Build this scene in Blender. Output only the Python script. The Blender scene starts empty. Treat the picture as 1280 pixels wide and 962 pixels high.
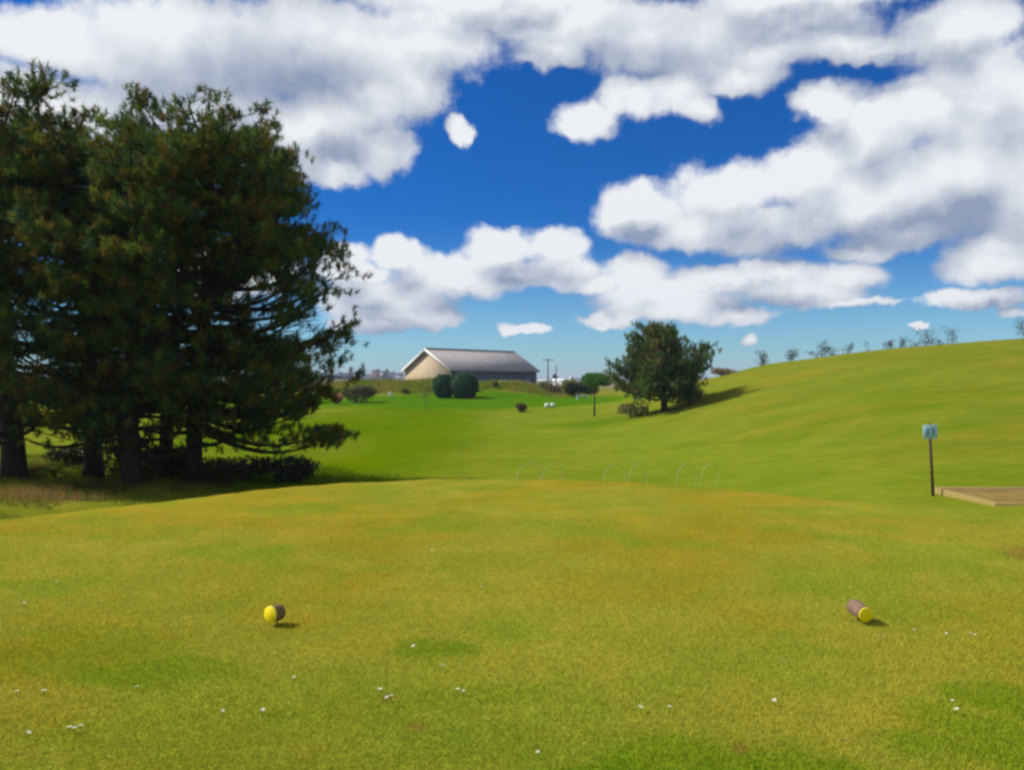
import bpy, math, random
import numpy as np

sc = bpy.context.scene
COL = sc.collection
F = 1000.0                      # focal length in photo pixels (1280 wide)
EYE = 1.6
R = math.radians

# ------------------------------------------------------------------ camera
cam_d = bpy.data.cameras.new('camera'); cam = bpy.data.objects.new('camera', cam_d); COL.objects.link(cam)
cam.location = (0, 0, EYE); cam.rotation_euler = (R(90 - 0.17), 0, 0)
cam_d.sensor_width = 36; cam_d.lens = 36 * F / 1280
cam_d.clip_start = 0.1; cam_d.clip_end = 12000
sc.camera = cam

# ------------------------------------------------------------------ sun, sky
SUN_EL = 43.0
SUN_A = 10.0                    # degrees the sun stands beyond due left
sd = np.array([-math.cos(R(SUN_EL)) * math.cos(R(SUN_A)), math.cos(R(SUN_EL)) * math.sin(R(SUN_A)), math.sin(R(SUN_EL))])
sun_d = bpy.data.lights.new('sun', 'SUN'); sun = bpy.data.objects.new('sun', sun_d); COL.objects.link(sun)
sun_d.energy = 4.2; sun_d.angle = R(0.55); sun_d.color = (1.0, 0.95, 0.86)
from mathutils import Vector
sun.rotation_euler = Vector(sd).to_track_quat('Z', 'Y').to_euler()
sun.location = (-30, 10, 40)

SKY_STRENGTH = 0.09
CLOUD_WHITE = (7.8, 8.0, 8.3)
CLOUD_GREY = (2.5, 3.1, 4.4)

def azel(u, v):
    x, y, z = (u - 640) / F, 1.0, -(v - 478) / F
    return math.atan2(x, y), math.atan2(z, math.hypot(x, y))
# clouds: centre and radii, (u, v, ru, rv) read off the photo and turned into azimuth / elevation
CLOUDS = [(70,50,150,50),(60,130,120,50),(230,60,150,75),(250,150,150,90),(400,60,170,75),(395,165,95,60),(470,185,50,42),(415,215,45,22),
 (540,50,90,58),(525,110,50,48),(640,18,110,36),(720,30,110,42),(800,48,110,50),(880,50,120,52),(980,45,120,48),(1060,60,60,26),(1190,40,100,48),(1230,90,80,48),
 (579,163,23,19),(465,125,60,40),(1240,332,75,26),(1225,374,75,14),
 (730,150,44,32),(790,118,56,32),(850,115,62,34),(930,98,62,27),(950,68,100,28),(1090,66,80,22),(690,62,60,22),(875,140,34,22),
 (1030,130,50,30),(1080,160,75,55),(1170,135,95,45),(1245,125,80,50),(1010,215,80,48),(910,240,80,45),(800,262,70,40),(870,290,90,30),
 (965,288,95,36),(1090,245,125,60),(1210,215,120,80),(1275,260,90,70),(1140,290,90,28),(1240,315,60,25),(1080,312,60,16),
 (500,318,36,26),(455,345,45,16),(560,340,70,30),(620,312,45,30),(692,308,50,30),(650,345,55,18),(480,380,100,34),(525,398,70,16),(820,372,80,26),(1000,366,90,22),(430,330,40,30),(585,350,90,24),(700,340,60,24),
 (795,342,50,26),(748,356,26,13),(900,352,72,22),(975,345,65,24),(1055,345,60,24),(850,385,90,22),(920,396,60,14),
 (656,411,36,9),(760,399,42,13),(936,424,14,9),(1145,403,20,4),(1225,370,70,12),(1272,386,34,8),(470,405,70,14),(1060,376,70,7),
 (-150,150,190,150),(1480,140,160,140),(300,-90,260,60),(600,-12,220,34),(1000,-10,150,30),(800,-110,260,70),(1250,-80,220,60),(250,340,150,40)]

# the thick parts of those clouds, whose grey undersides face us
THICK = [(330,85,150,85),(250,150,110,60),(440,185,70,30),(900,42,230,52),(1130,70,110,40),(1010,300,170,30),(1180,285,120,45),(950,372,110,20),(500,392,90,32),(640,345,90,16),(1240,385,80,14),(640,20,90,22),(800,290,60,14)]
def build_world():
    w = bpy.data.worlds.new('World'); sc.world = w; w.use_nodes = True
    nt = w.node_tree; nt.nodes.clear(); N = nt.nodes; L = nt.links
    def n(t, **k):
        a = N.new(t)
        for kk, vv in k.items(): setattr(a, kk, vv)
        return a
    def val(inp, x):
        if hasattr(x, 'is_linked') or hasattr(x, 'links'): L.new(x, inp)
        else: inp.default_value = x
    def M(op, a, b=0.0, c=0.0, clamp=False):
        m = n('ShaderNodeMath', operation=op); m.use_clamp = clamp
        val(m.inputs[0], a); val(m.inputs[1], b); val(m.inputs[2], c)
        return m.outputs[0]
    def V(op, a, b=(0, 0, 0), c=(0, 0, 0)):
        m = n('ShaderNodeVectorMath', operation=op); val(m.inputs[0], a); val(m.inputs[1], b)
        if op == 'MULTIPLY_ADD': val(m.inputs[2], c)
        return m.outputs['Value'] if op in ('LENGTH', 'DOT_PRODUCT') else m.outputs[0]
    def mapr(x, a, b, c=0.0, d=1.0, smooth=True):
        m = n('ShaderNodeMapRange', interpolation_type='SMOOTHSTEP' if smooth else 'LINEAR')
        val(m.inputs[0], x); val(m.inputs[1], a); val(m.inputs[2], b); val(m.inputs[3], c); val(m.inputs[4], d)
        return m.outputs[0]
    def mixc(f, a, b):
        m = n('ShaderNodeMix', data_type='RGBA'); val(m.inputs[0], f); val(m.inputs[6], a); val(m.inputs[7], b)
        return m.outputs[2]
    tc = n('ShaderNodeTexCoord')
    sep = n('ShaderNodeSeparateXYZ'); L.new(tc.outputs['Generated'], sep.inputs[0])
    X, Y, Z = sep.outputs
    az = M('ARCTAN2', X, Y)
    hyp = M('SQRT', M('ADD', M('MULTIPLY', X, X), M('MULTIPLY', Y, Y)))
    el = M('ARCTAN2', Z, hyp)
    cmb = n('ShaderNodeCombineXYZ'); L.new(az, cmb.inputs[0]); L.new(el, cmb.inputs[1])
    P0 = cmb.outputs[0]
    # cloud field as a node group, evaluated at three points for self shading
    g = bpy.data.node_groups.new('cloud_field', 'ShaderNodeTree')
    g.interface.new_socket('P', in_out='INPUT', socket_type='NodeSocketVector')
    g.interface.new_socket('F', in_out='OUTPUT', socket_type='NodeSocketFloat')
    g.interface.new_socket('S', in_out='OUTPUT', socket_type='NodeSocketFloat')
    g.interface.new_socket('G', in_out='OUTPUT', socket_type='NodeSocketFloat')
    def build_group():
        nonlocal N, L
        N, L = g.nodes, g.links
        gi = n('NodeGroupInput'); go = n('NodeGroupOutput')
        P = gi.outputs[0]
        def noise(vec, scale, detail, rough=0.5, col=False):
            t = n('ShaderNodeTexNoise'); t.noise_dimensions = '2D'
            L.new(vec, t.inputs['Vector']); t.inputs['Scale'].default_value = scale
            t.inputs['Detail'].default_value = detail; t.inputs['Roughness'].default_value = rough
            return t.outputs['Color'] if col else t.outputs[0]
        pq = n('ShaderNodeSeparateXYZ'); L.new(P, pq.inputs[0])
        w0 = V('MULTIPLY', V('SUBTRACT', noise(P, 9, 3, 0.55, True), (0.5, 0.5, 0.5)), (0.050, 0.040, 0))
        w1 = V('SCALE', w0); L.new(mapr(pq.outputs[1], 0.02, 0.28, 0.3, 1.0), w1.node.inputs['Scale'])
        w2 = V('MULTIPLY', V('SUBTRACT', noise(P, 42, 3, 0.55, True), (0.5, 0.5, 0.5)), (0.018, 0.016, 0))
        Pw = V('ADD', P, V('ADD', w1, w2))
        d = None
        for (u, v, ru, rv) in CLOUDS:
            a, e = azel(u, v); a1, _ = azel(u + ru, v); a0, _ = azel(u - ru, v); _, e1 = azel(u, v - rv); _, e0 = azel(u, v + rv)
            ra, re = (a1 - a0) / 2, (e1 - e0) / 2
            q = V('MULTIPLY_ADD', Pw, (1 / ra, 1 / re, 0), (-a / ra, -e / re, 0))
            l = V('LENGTH', q)
            d = l if d is None else M('SMOOTH_MIN', d, l, 0.36)
        f = M('SUBTRACT', 1.04, d)
        gd = None
        for (u, v, ru, rv) in THICK:
            a, e = azel(u, v); a1, _ = azel(u + ru, v); _, e1 = azel(u, v - rv)
            ra, re = a1 - a, e1 - e
            l = V('LENGTH', V('MULTIPLY_ADD', Pw, (1 / ra, 1 / re, 0), (-a / ra, -e / re, 0)))
            gd = l if gd is None else M('SMOOTH_MIN', gd, l, 0.3)
        L.new(mapr(gd, 0.25, 1.25, 1.0, 0.0), go.inputs[2])
        # sky away from the photographed part: scattered clouds of noise
        ps = n('ShaderNodeSeparateXYZ'); L.new(P, ps.inputs[0])
        out = M('MAXIMUM', mapr(M('ABSOLUTE', ps.outputs[0]), 0.75, 1.1), mapr(ps.outputs[1], 0.52, 0.75))
        ngen = M('MULTIPLY', M('SUBTRACT', noise(P, 3.2, 4, 0.5), 0.47), 5.0)
        f = M('ADD', M('MULTIPLY', f, M('SUBTRACT', 1.0, out)), M('MULTIPLY', ngen, out))
        nz = M('SUBTRACT', noise(P, 17, 5, 0.60), 0.5)
        L.new(M('ADD', f, M('MULTIPLY', nz, 0.62)), go.inputs[0])
        L.new(M('ADD', f, M('MULTIPLY', nz, 0.36)), go.inputs[1])
    sN, sL = N, L
    build_group()
    N, L = sN, sL
    def field(vec):
        a = n('ShaderNodeGroup'); a.node_tree = g; L.new(vec, a.inputs[0]); return a.outputs
    fo = field(P0); f0 = fo[0]; s0 = fo[1]
    f1 = field(V('ADD', P0, (-0.014, 0.040, 0)))[1]
    alpha = mapr(f0, -0.05, 0.36)
    lit = M('MULTIPLY', M('SUBTRACT', s0, f1), 0.92)
    bil = n('ShaderNodeTexNoise'); bil.noise_dimensions = '2D'; L.new(P0, bil.inputs['Vector'])
    bil.inputs['Scale'].default_value = 13; bil.inputs['Detail'].default_value = 4; bil.inputs['Roughness'].default_value = 0.55
    sh = M('SUBTRACT', M('ADD', 0.74, M('MULTIPLY', lit, 0.80)), M('MULTIPLY', fo[2], 0.52))
    sh = M('ADD', sh, M('MULTIPLY', M('SUBTRACT', bil.outputs[0], 0.5), 0.75))
    shade = mapr(sh, 0.0, 1.0, smooth=False)
    cloud = mixc(shade, (*CLOUD_GREY, 1), (*CLOUD_WHITE, 1))
    sky = n('ShaderNodeTexSky', sky_type='NISHITA'); sky.sun_disc = False
    sky.sun_elevation = R(SUN_EL); sky.sun_rotation = R(-(90 - SUN_A)); sky.altitude = 0
    sky.air_density = 1.0; sky.dust_density = 0.4; sky.ozone_density = 2.5
    # the clear sky seen through the phone's saturated rendering: deeper overhead
    tint = mixc(mapr(el, 0.0, 0.22), (0.50, 0.90, 1.18, 1), (0.0, 0.36, 0.90, 1))
    mm = n('ShaderNodeMix', data_type='RGBA', blend_type='MULTIPLY'); mm.inputs[0].default_value = 1
    L.new(sky.outputs[0], mm.inputs[6]); L.new(tint, mm.inputs[7])
    colr = mixc(alpha, mm.outputs[2], cloud)
    bg = n('ShaderNodeBackground'); L.new(colr, bg.inputs[0]); bg.inputs[1].default_value = SKY_STRENGTH
    o = n('ShaderNodeOutputWorld'); L.new(bg.outputs[0], o.inputs[0])
    w.cycles.sampling_method = 'NONE'
build_world()

vs = sc.view_settings
vs.view_transform = 'Standard'; vs.look = 'None'; vs.exposure = 0.29; vs.gamma = 1.0; vs.use_curve_mapping = False
sc.render.engine = 'CYCLES'
sc.cycles.use_denoising = True
sc.cycles.max_bounces = 4; sc.cycles.diffuse_bounces = 2; sc.cycles.transparent_max_bounces = 8
sc.cycles.pixel_filter_type = 'BLACKMAN_HARRIS'; sc.cycles.filter_width = 2.6
sc.cycles.sample_clamp_indirect = 4

# ------------------------------------------------------------------ helpers
def tag(o, label=None, cat=None, group=None, kind=None):
    if label: o['label'] = label
    if cat: o['category'] = cat
    if group: o['group'] = group
    if kind: o['kind'] = kind
    return o
def empty(name, loc, rz=0):
    o = bpy.data.objects.new(name, None); COL.objects.link(o); o.location = loc; o.rotation_euler = (0, 0, rz)
    o.empty_display_size = 0.2
    return o

class MB:
    """collects vertices, faces and a per-vertex colour; builds ONE mesh object"""
    def __init__(s): s.v = []; s.f = []; s.c = []; s.n = 0
    def add(s, verts, faces, col=(1, 1, 1)):
        verts = np.asarray(verts, float).reshape(-1, 3)
        c = np.asarray(col, float)
        if c.ndim == 1: c = np.tile(c, (len(verts), 1))
        s.v.append(verts); s.c.append(c)
        s.f.append([np.asarray(faces, int) + s.n] if isinstance(faces, np.ndarray) else [[i + s.n for i in f] for f in faces])
        s.n += len(verts)
    def build(s, name, mat, parent=None, smooth=False, loc=None):
        V = np.concatenate(s.v) if s.v else np.zeros((0, 3)); C = np.concatenate(s.c)
        loops = []; starts = []; tot = []; k = 0
        for f in s.f:
            if len(f) == 1 and isinstance(f[0], np.ndarray):
                a = f[0]; loops.append(a.ravel()); m = a.shape[1]
                starts.append(k + m * np.arange(len(a))); tot.append(np.full(len(a), m)); k += a.size
            else:
                for q in f:
                    loops.append(np.array(q)); starts.append(np.array([k])); tot.append(np.array([len(q)])); k += len(q)
        loops = np.concatenate(loops); starts = np.concatenate(starts); tot = np.concatenate(tot)
        me = bpy.data.meshes.new(name)
        me.vertices.add(len(V)); me.vertices.foreach_set('co', V.ravel())
        me.loops.add(len(loops)); me.loops.foreach_set('vertex_index', loops)
        me.polygons.add(len(starts)); me.polygons.foreach_set('loop_start', starts); me.polygons.foreach_set('loop_total', tot)
        me.update(calc_edges=True)
        ca = me.color_attributes.new('tone', 'FLOAT_COLOR', 'POINT')
        ca.data.foreach_set('color', np.concatenate([C, np.ones((len(C), 1))], 1).ravel())
        if smooth: me.polygons.foreach_set('use_smooth', np.ones(len(starts), bool))
        me.validate()
        me.materials.append(mat)
        o = bpy.data.objects.new(name, me); COL.objects.link(o)
        if parent: o.parent = parent
        if loc is not None: o.location = loc
        return o

def box(mb, c, s, rz=0, col=(1, 1, 1), bev=0.0, ry=0):
    hx, hy, hz = s[0] / 2, s[1] / 2, s[2] / 2
    if bev <= 0:
        v = np.array([[x, y, z] for z in (-hz, hz) for (x, y) in ((-hx, -hy), (hx, -hy), (hx, hy), (-hx, hy))])
        f = [[0, 3, 2, 1], [4, 5, 6, 7], [0, 1, 5, 4], [1, 2, 6, 5], [2, 3, 7, 6], [3, 0, 4, 7]]
    else:
        b = bev; lay = []
        for (z, i) in ((-hz, b), (-hz + b, 0), (hz - b, 0), (hz, b)):
            lay += [[-hx + b, -hy + i, z], [hx - b, -hy + i, z], [hx - i, -hy + b, z], [hx - i, hy - b, z], [hx - b, hy - i, z], [-hx + b, hy - i, z], [-hx + i, hy - b, z], [-hx + i, -hy + b, z]]
        v = np.array(lay); f = [list(range(7, -1, -1)), list(range(24, 32))]
        for l in range(3):
            for k in range(8): f.append([l * 8 + k, l * 8 + (k + 1) % 8, l * 8 + 8 + (k + 1) % 8, l * 8 + 8 + k])
    if ry:
        cc, ss = math.cos(ry), math.sin(ry); v = v @ np.array([[cc, 0, -ss], [0, 1, 0], [ss, 0, cc]])
    cc, ss = math.cos(rz), math.sin(rz)
    v = v @ np.array([[cc, ss, 0], [-ss, cc, 0], [0, 0, 1]])
    mb.add(v + np.array(c), f, col)

def tube(mb, pts, rad, n=8, col=(1, 1, 1), cap=True, wob=0.0, rng=None):
    pts = np.asarray(pts, float); m = len(pts)
    rad = np.full(m, rad) if np.isscalar(rad) else np.asarray(rad, float)
    t = np.gradient(pts, axis=0); t /= np.linalg.norm(t, axis=1)[:, None] + 1e-9
    a = np.array([0, 0, 1.0]) if abs(t[0][2]) < 0.9 else np.array([1.0, 0, 0])
    u = np.cross(t[0], a); u /= np.linalg.norm(u)
    V = []
    th = np.arange(n) * 2 * np.pi / n
    for i in range(m):
        u = u - t[i] * np.dot(u, t[i]); u /= np.linalg.norm(u) + 1e-9
        w = np.cross(t[i], u)
        r = rad[i] * (1 + (rng.uniform(-wob, wob, n) if wob and rng is not None else 0))
        V.append(pts[i] + (np.cos(th) * r)[:, None] * u + (np.sin(th) * r)[:, None] * w)
    V = np.concatenate(V)
    i = np.arange(m - 1)[:, None] * n; k = np.arange(n)[None, :]; k2 = (k + 1) % n
    fq = np.stack([i + k, i + k2, i + n + k2, i + n + k], -1).reshape(-1, 4)
    base = mb.n
    mb.add(V, fq, col)
    if cap:
        mb.add(np.zeros((0, 3)), [], np.zeros((0, 3)))
        mb.f.append([[base + q for q in range(n - 1, -1, -1)], [base + (m - 1) * n + q for q in range(n)]])

# value noise in numpy (for the lie of the land, grass tones)
def vnoise(x, y, seed=0):
    xi = np.floor(x).astype(np.int64); yi = np.floor(y).astype(np.int64); fx = x - xi; fy = y - yi
    fx = fx * fx * (3 - 2 * fx); fy = fy * fy * (3 - 2 * fy)
    def h(a, b):
        n = (a * 374761393 + b * 668265263 + seed * 1442695041) & 0xFFFFFFFF
        n = ((n ^ (n >> 13)) * 1274126177) & 0xFFFFFFFF
        return ((n ^ (n >> 16)) & 0xFFFF) / 65535.0
    return (h(xi, yi) * (1 - fx) + h(xi + 1, yi) * fx) * (1 - fy) + (h(xi, yi + 1) * (1 - fx) + h(xi + 1, yi + 1) * fx) * fy
def fbm(x, y, seed=0, o=4):
    s = 0; a = 0.5; t = 0
    for k in range(o):
        s = s + a * vnoise(x * 2 ** k + 17.3 * k, y * 2 ** k - 9.1 * k, seed + k); t += a; a *= 0.5
    return s / t
def sstep(x, a, b):
    t = np.clip((x - a) / (b - a), 0, 1); return t * t * (3 - 2 * t)

# ------------------------------------------------------------------ terrain height
TS = (np.array([-700, -200, 0, 200, 400, 500, 640, 740, 800, 850, 900, 940, 1000, 1100, 1200, 1280, 1700, 2300]) - 640) / F
TY = np.array([8, 14, 20, 30, 40, 50, 60, 70, 80, 95, 120, 160, 220, 400, 1000, 5000.])
TZ = np.array([
 #-700 -200    0   200   400   500   640   740   800   850   900   940  1000  1100  1200  1280  1700 2300
 [ 0.0,  0.0, -.2,  -.4, -.6,  -.6,  -.6,  -.5,  -.5,  -.4,  -.35, -.3, -.25, -.15, -.10, -.08, 0.1, 0.2],
 [ 0.0, -.2, -.5,  -.65, -.85, -.9,  -.9,  -.9,  -.8,  -.7,  -.6,  -.5, -.35, -.15, -.05, 0.0, 0.5, 1.0],
 [ 0.0, -.4, -.7,  -.75, -.95,-1.05,-1.1, -1.1, -1.05, -.95, -.8,  -.65, -.4, -.05, 0.2, 0.4, 1.4, 2.2],
 [ 0.2, -.2, -.45, -.55, -.9, -1.15,-1.25,-1.25,-1.15,-1.0,  -.75, -.45, 0.0, 0.7, 1.2, 1.5, 2.9, 4.0],
 [ 0.5, 0.0, -.25, -.45, -.8, -1.15,-1.3, -1.3, -1.1,  -.7,  -.2,  0.3, 0.9, 1.8, 2.4, 2.75, 4.5, 5.5],
 [ 0.8, 0.2, -.05, -.3,  -.6, -1.0, -1.2, -1.15, -.7,  0.0,  0.75, 1.35, 2.0, 2.95, 3.55, 3.9, 6.0, 7.0],
 [ 1.0, 0.4, 0.1,  -.15, -.35, -.7,  -.9,  -.8,  -.1,  0.7,  1.5, 2.25, 3.0, 3.9, 4.5, 4.85, 7.0, 8.0],
 [ 1.0, 0.4, 0.1,  -.1,  -.2,  -.1,  -.35, -.3,   .3,  1.2,  2.15, 2.85, 3.65, 4.6, 5.1, 5.45, 7.6, 8.5],
 [ 1.0, 0.4, 0.1,  -.2,  -.3,   .05, 0.0,  0.0,   .5,  1.5,  2.35, 3.0, 3.85, 4.95, 5.55, 5.95, 8.0, 9.0],
 [ 1.0, 0.4, 0.1,  -.2,  -.3,  -.2,  -.2,  -.2,   .3,  1.2,  2.1, 2.8, 3.6, 4.9, 5.6, 6.0, 8.0, 9.0],
 [ 1.0, 0.4, 0.1,  -.2,  -.3,  -.2,  -.2,  -.2,   .0,  0.6,  1.2, 1.8, 2.6, 4.0, 5.0, 5.5, 7.0, 8.0],
 [ 1.0, 0.4, 0.2,  0.0,  0.0,  0.0,  0.0,  0.0,  0.0,  0.2,  0.6, 0.9, 1.2, 2.0, 3.0, 3.5, 5.0, 6.0],
 [ 1.0, 0.6, 0.6,  0.6,  0.6,  0.6,  0.3,  0.2,  0.2,  0.2,  0.3, 0.5, 0.6, 1.0, 1.5, 2.0, 3.0, 4.0],
 [ 2.5, 2.5, 2.5,  2.5,  2.5,  2.3,  1.0,  1.0,  1.0,  1.0,  1.0, 1.0, 1.0, 1.0, 1.0, 1.0, 2.0, 2.0],
 [ 5.0, 5.0, 5.0,  5.0,  5.0,  4.5,  2.0,  2.0,  2.0,  2.0,  2.0, 2.0, 2.0, 2.0, 2.0, 2.0, 2.0, 2.0],
 [ 5.0, 5.0, 5.0,  5.0,  5.0,  4.0,  2.0,  2.0,  2.0,  2.0,  2.0, 2.0, 2.0, 2.0, 2.0, 2.0, 2.0, 2.0]])
NS, NY = 500, 400
SF = np.linspace(TS[0], TS[-1], NS); YF = np.linspace(math.log(8), math.log(5000), NY)
def _prep():
    A = np.array([np.interp(SF, TS, row) for row in TZ])
    B = np.array([np.interp(YF, np.log(TY), A[:, j]) for j in range(NS)]).T
    def blur(a, s, ax):
        k = np.arange(-int(3 * s), int(3 * s) + 1); w = np.exp(-k * k / (2 * s * s)); w /= w.sum()
        p = [(0, 0), (0, 0)]; p[ax] = (len(k) // 2, len(k) // 2)
        a = np.pad(a, p, mode='edge')
        return np.apply_along_axis(lambda q: np.convolve(q, w, 'valid'), ax, a)
    return blur(blur(B, 9.0, 1), 4.0, 0)
TF = _prep()
TEE = np.array([(-10, -8), (-8.2, 3), (-6.9, 8.3), (-6.0, 9.6), (-4.9, 10.9), (-3.9, 12.2), (-2.8, 13.1), (-1.4, 13.6), (0.6, 13.6), (2.2, 13.1), (3.4, 12.2), (5.0, 10.4), (6.1, 8.6), (7.4, 5), (8.5, -8)], float)
def tee_dist(x, y):           # signed distance to the tee's edge, positive inside
    x = np.asarray(x, float); y = np.asarray(y, float)
    d = np.full(x.shape, 1e9); ins = np.zeros(x.shape, bool)
    for i in range(len(TEE)):
        a = TEE[i]; b = TEE[(i + 1) % len(TEE)]; e = b - a
        t = np.clip(((x - a[0]) * e[0] + (y - a[1]) * e[1]) / (e @ e), 0, 1)
        d = np.minimum(d, np.hypot(x - a[0] - t * e[0], y - a[1] - t * e[1]))
        c = ((a[1] > y) != (b[1] > y)) & (x < (b[0] - a[0]) * (y - a[1]) / (b[1] - a[1] + 1e-12) + a[0])
        ins ^= c
    return np.where(ins, d, -d)
MOUNDS = [  # x, y, height, rx, ry : grassy banks beyond the plateau
 (-13.5, 92, 1.75, 7.0, 5.0), (-8.0, 92, 0.9, 3.0, 4.0), (-2.0, 90, 1.55, 4.2, 4.5), (1.8, 92, 0.8, 2.6, 4), (-21, 94, 1.2, 5, 4), (5.5, 92, 0.35, 4, 3),
 (24.5, 78, 0.25, 3.0, 4.0), (13.5, 52, 0.15, 2.5, 3)]
def H(x, y):
    x = np.asarray(x, float); y = np.asarray(y, float)
    yy = np.maximum(y, 8.0)
    s = np.clip(x / yy, SF[0], SF[-1])
    i = (s - SF[0]) / (SF[-1] - SF[0]) * (NS - 1); j = (np.log(np.clip(yy, 8, 5000)) - YF[0]) / (YF[-1] - YF[0]) * (NY - 1)
    i0 = np.clip(np.floor(i).astype(int), 0, NS - 2); j0 = np.clip(np.floor(j).astype(int), 0, NY - 2); fi = i - i0; fj = j - j0
    z = (TF[j0, i0] * (1 - fi) + TF[j0, i0 + 1] * fi) * (1 - fj) + (TF[j0 + 1, i0] * (1 - fi) + TF[j0 + 1, i0 + 1] * fi) * fj
    for (mx, my, mh, rx, ry) in MOUNDS:
        z = z + mh * np.exp(-((x - mx) / rx) ** 2 - ((y - my) / ry) ** 2)
    # small undulation of the rough ground
    far = sstep(np.hypot(x, y), 14, 40)
    z = z + far * 0.10 * (fbm(x * 0.16, y * 0.16, 5) - 0.5) * np.clip(1.2 - np.hypot(x, y) / 400, 0, 1)
    lf = sstep(-x, 5, 8) * sstep(y, 8, 11) * (1 - sstep(y, 30, 45))
    z = z + lf * 0.35 * (fbm(x * 0.5, y * 0.5, 8) - 0.5)
    d = tee_dist(x, y)
    m = sstep(d, -1.5, 0.35)
    tz = 0.035 * (fbm(x * 0.5, y * 0.5, 3) - 0.5) * 1.0
    return z * (1 - m) + tz * m
def Hs(x, y): return float(H(np.array([x]), np.array([y]))[0])
def at(u, v, Y): return np.array([(u - 640) / F * Y, Y, EYE - (v - 478) / F * Y])

# ------------------------------------------------------------------ grass tones (what grows where, in world metres)
def lin(r, g, b):
    a = np.array([r, g, b]) / 255.0
    return np.where(a <= 0.04045, a / 12.92, ((a + 0.055) / 1.055) ** 2.4)
OLIVE = np.array([0.248, 0.240, 0.026]); OCHRE = np.array([0.285, 0.205, 0.012]); GREEN = np.array([0.185, 0.230, 0.018])
BRIGHT = np.array([0.085, 0.165, 0.000]); FAIR = np.array([0.163, 0.206, 0.014]); HILL = np.array([0.180, 0.184, 0.016])
LUSH = np.array([0.108, 0.168, 0.000])
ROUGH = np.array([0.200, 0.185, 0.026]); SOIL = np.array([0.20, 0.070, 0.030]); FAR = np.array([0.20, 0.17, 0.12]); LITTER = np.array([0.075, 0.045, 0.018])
def patch(x, y, px, py, rx, ry, n, amp=0.6):
    d = np.hypot((x - px) / rx, (y - py) / ry) + amp * (n - 0.5)
    return 1 - sstep(d, 0.55, 1.1)
def mixa(a, b, m): return a * (1 - m[..., None]) + b * m[..., None]
def grass_tone(x, y):
    r = np.hypot(x, y)
    n1 = fbm(x * 0.55, y * 0.55, 21, 5); n2 = fbm(x * 1.3, y * 1.3, 33, 4); n3 = fbm(x * 0.12, y * 0.12, 41, 4)
    n4 = fbm(x * 3.5, y * 3.5, 52, 3)
    # tee
    c = np.tile(OLIVE, x.shape + (1,)).astype(float)
    oc = sstep(n1 * 0.6 + n2 * 0.25 + n4 * .15, 0.44, 0.60)
    c = mixa(c, OCHRE, 0.54 * oc * (0.72 + 0.28 * sstep(-x + 0.5 * y, -1.5, 3)))
    gr = sstep(fbm(x * 0.8 + 40, y * 0.8, 61, 4) * 0.7 + n4 * 0.3, 0.50, 0.66)
    c = mixa(c, GREEN, 0.75 * gr)
    for (px, py, rx, ry, k) in ((0.85, 3.15, 0.75, 0.33, 1.0), (2.35, 3.5, 0.6, 0.45, 0.9), (-.52, 4.82, .25, .16, 0.8), (-1.95, 4.4, .45, .18, 0.7), (2.9, 4.0, .6, .2, .7), (-2.6, 4.8, .6, .5, .45), (-0.3, 4.1, .5, .12, .3)):
        c = mixa(c, np.array([.115, .190, .004]), k * .8 * patch(x, y, px, py, rx * 1.1, ry * 1.15, n1 * .5 + n4 * .5, 2.6))
    for (px, py, rx, ry) in ((-0.62, 4.05, .07, .05), (-0.42, 3.72, .08, .045), (-0.56, 3.95, .04, .03), (4.95, 7.5, .4, .6), (1.0, 3.5, .05, .04)):
        c = mixa(c, SOIL, 0.45 * patch(x, y, px, py, rx, ry, n4, 0.9))
    # fairway beyond
    d = tee_dist(x, y)
    f = np.tile(FAIR, x.shape + (1,)).astype(float)
    f = mixa(f, HILL * 1.02, sstep(n3, 0.4, 0.65) * 0.7)
    lb = patch(x, y, -7, 45, 7.5, 34, n3, 0.5)                   # lush grass on the left side and on the plateau
    lb = lb * (1 - 0.55 * patch(x, y, -8.5, 30, 3.0, 10, n3, 0.4))
    f = mixa(f, LUSH, np.clip(lb, 0, 1))
    f = mixa(f, FAIR * 1.03, sstep(x, -4.5, 1.0) * sstep(y, 20, 26) * (1 - sstep(y + 0.5 * x, 60, 66)) * 0.9)
    pl = sstep(y, 60, 68) * (1 - sstep(y, 88, 96)) * (1 - sstep(x, 8, 14))
    f = mixa(f, BRIGHT * np.array([.72, .95, 0]), 0.95 * pl)
    f = mixa(f, FAIR, 0.8 * patch(x, y, 6, 63, 9, 5.5, n3, 0.3))
    f = mixa(f, BRIGHT * 0.95, 0.55 * patch(x, y, 8, 50, 8, 3.5, n3, 0.3))
    # hill on the right, drier higher up
    hl = sstep(x, 5, 12)
    hn = fbm(x * 0.16, y * 0.3, 71, 5)
    hc = mixa(np.tile(HILL, x.shape + (1,)), GREEN * np.array([.75,.82,.8]), sstep(hn, 0.40, 0.60) * 0.62)
    hc = mixa(hc, HILL * np.array([1.12, .95, 1.3]), sstep(x - 0.2 * y, 14, 34) * 0.6)
    hc = mixa(hc, BRIGHT * 1.05, 0.45 * sstep(fbm(x * 0.25, y * 0.5, 81, 4), 0.46, 0.66) * (1 - sstep(y, 22, 40)))
    f = mixa(f, hc, hl * (1 - pl))
    # rough banks behind the plateau, beds round the pines
    bk = sstep(y + 3 * (n3 - 0.5), 85.5, 87.5) * (1 - sstep(x, 12, 17))
    f = mixa(f, mixa(np.tile(ROUGH, x.shape + (1,)), GREEN * 0.8, sstep(fbm(x * .35, y * .35, 91), .42, .60)), bk)
    f = mixa(f, FAR, sstep(r, 150, 260))
    pb = patch(x, y, -10.2, 19.0, 4.6, 4.2, n1, 0.8)
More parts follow.
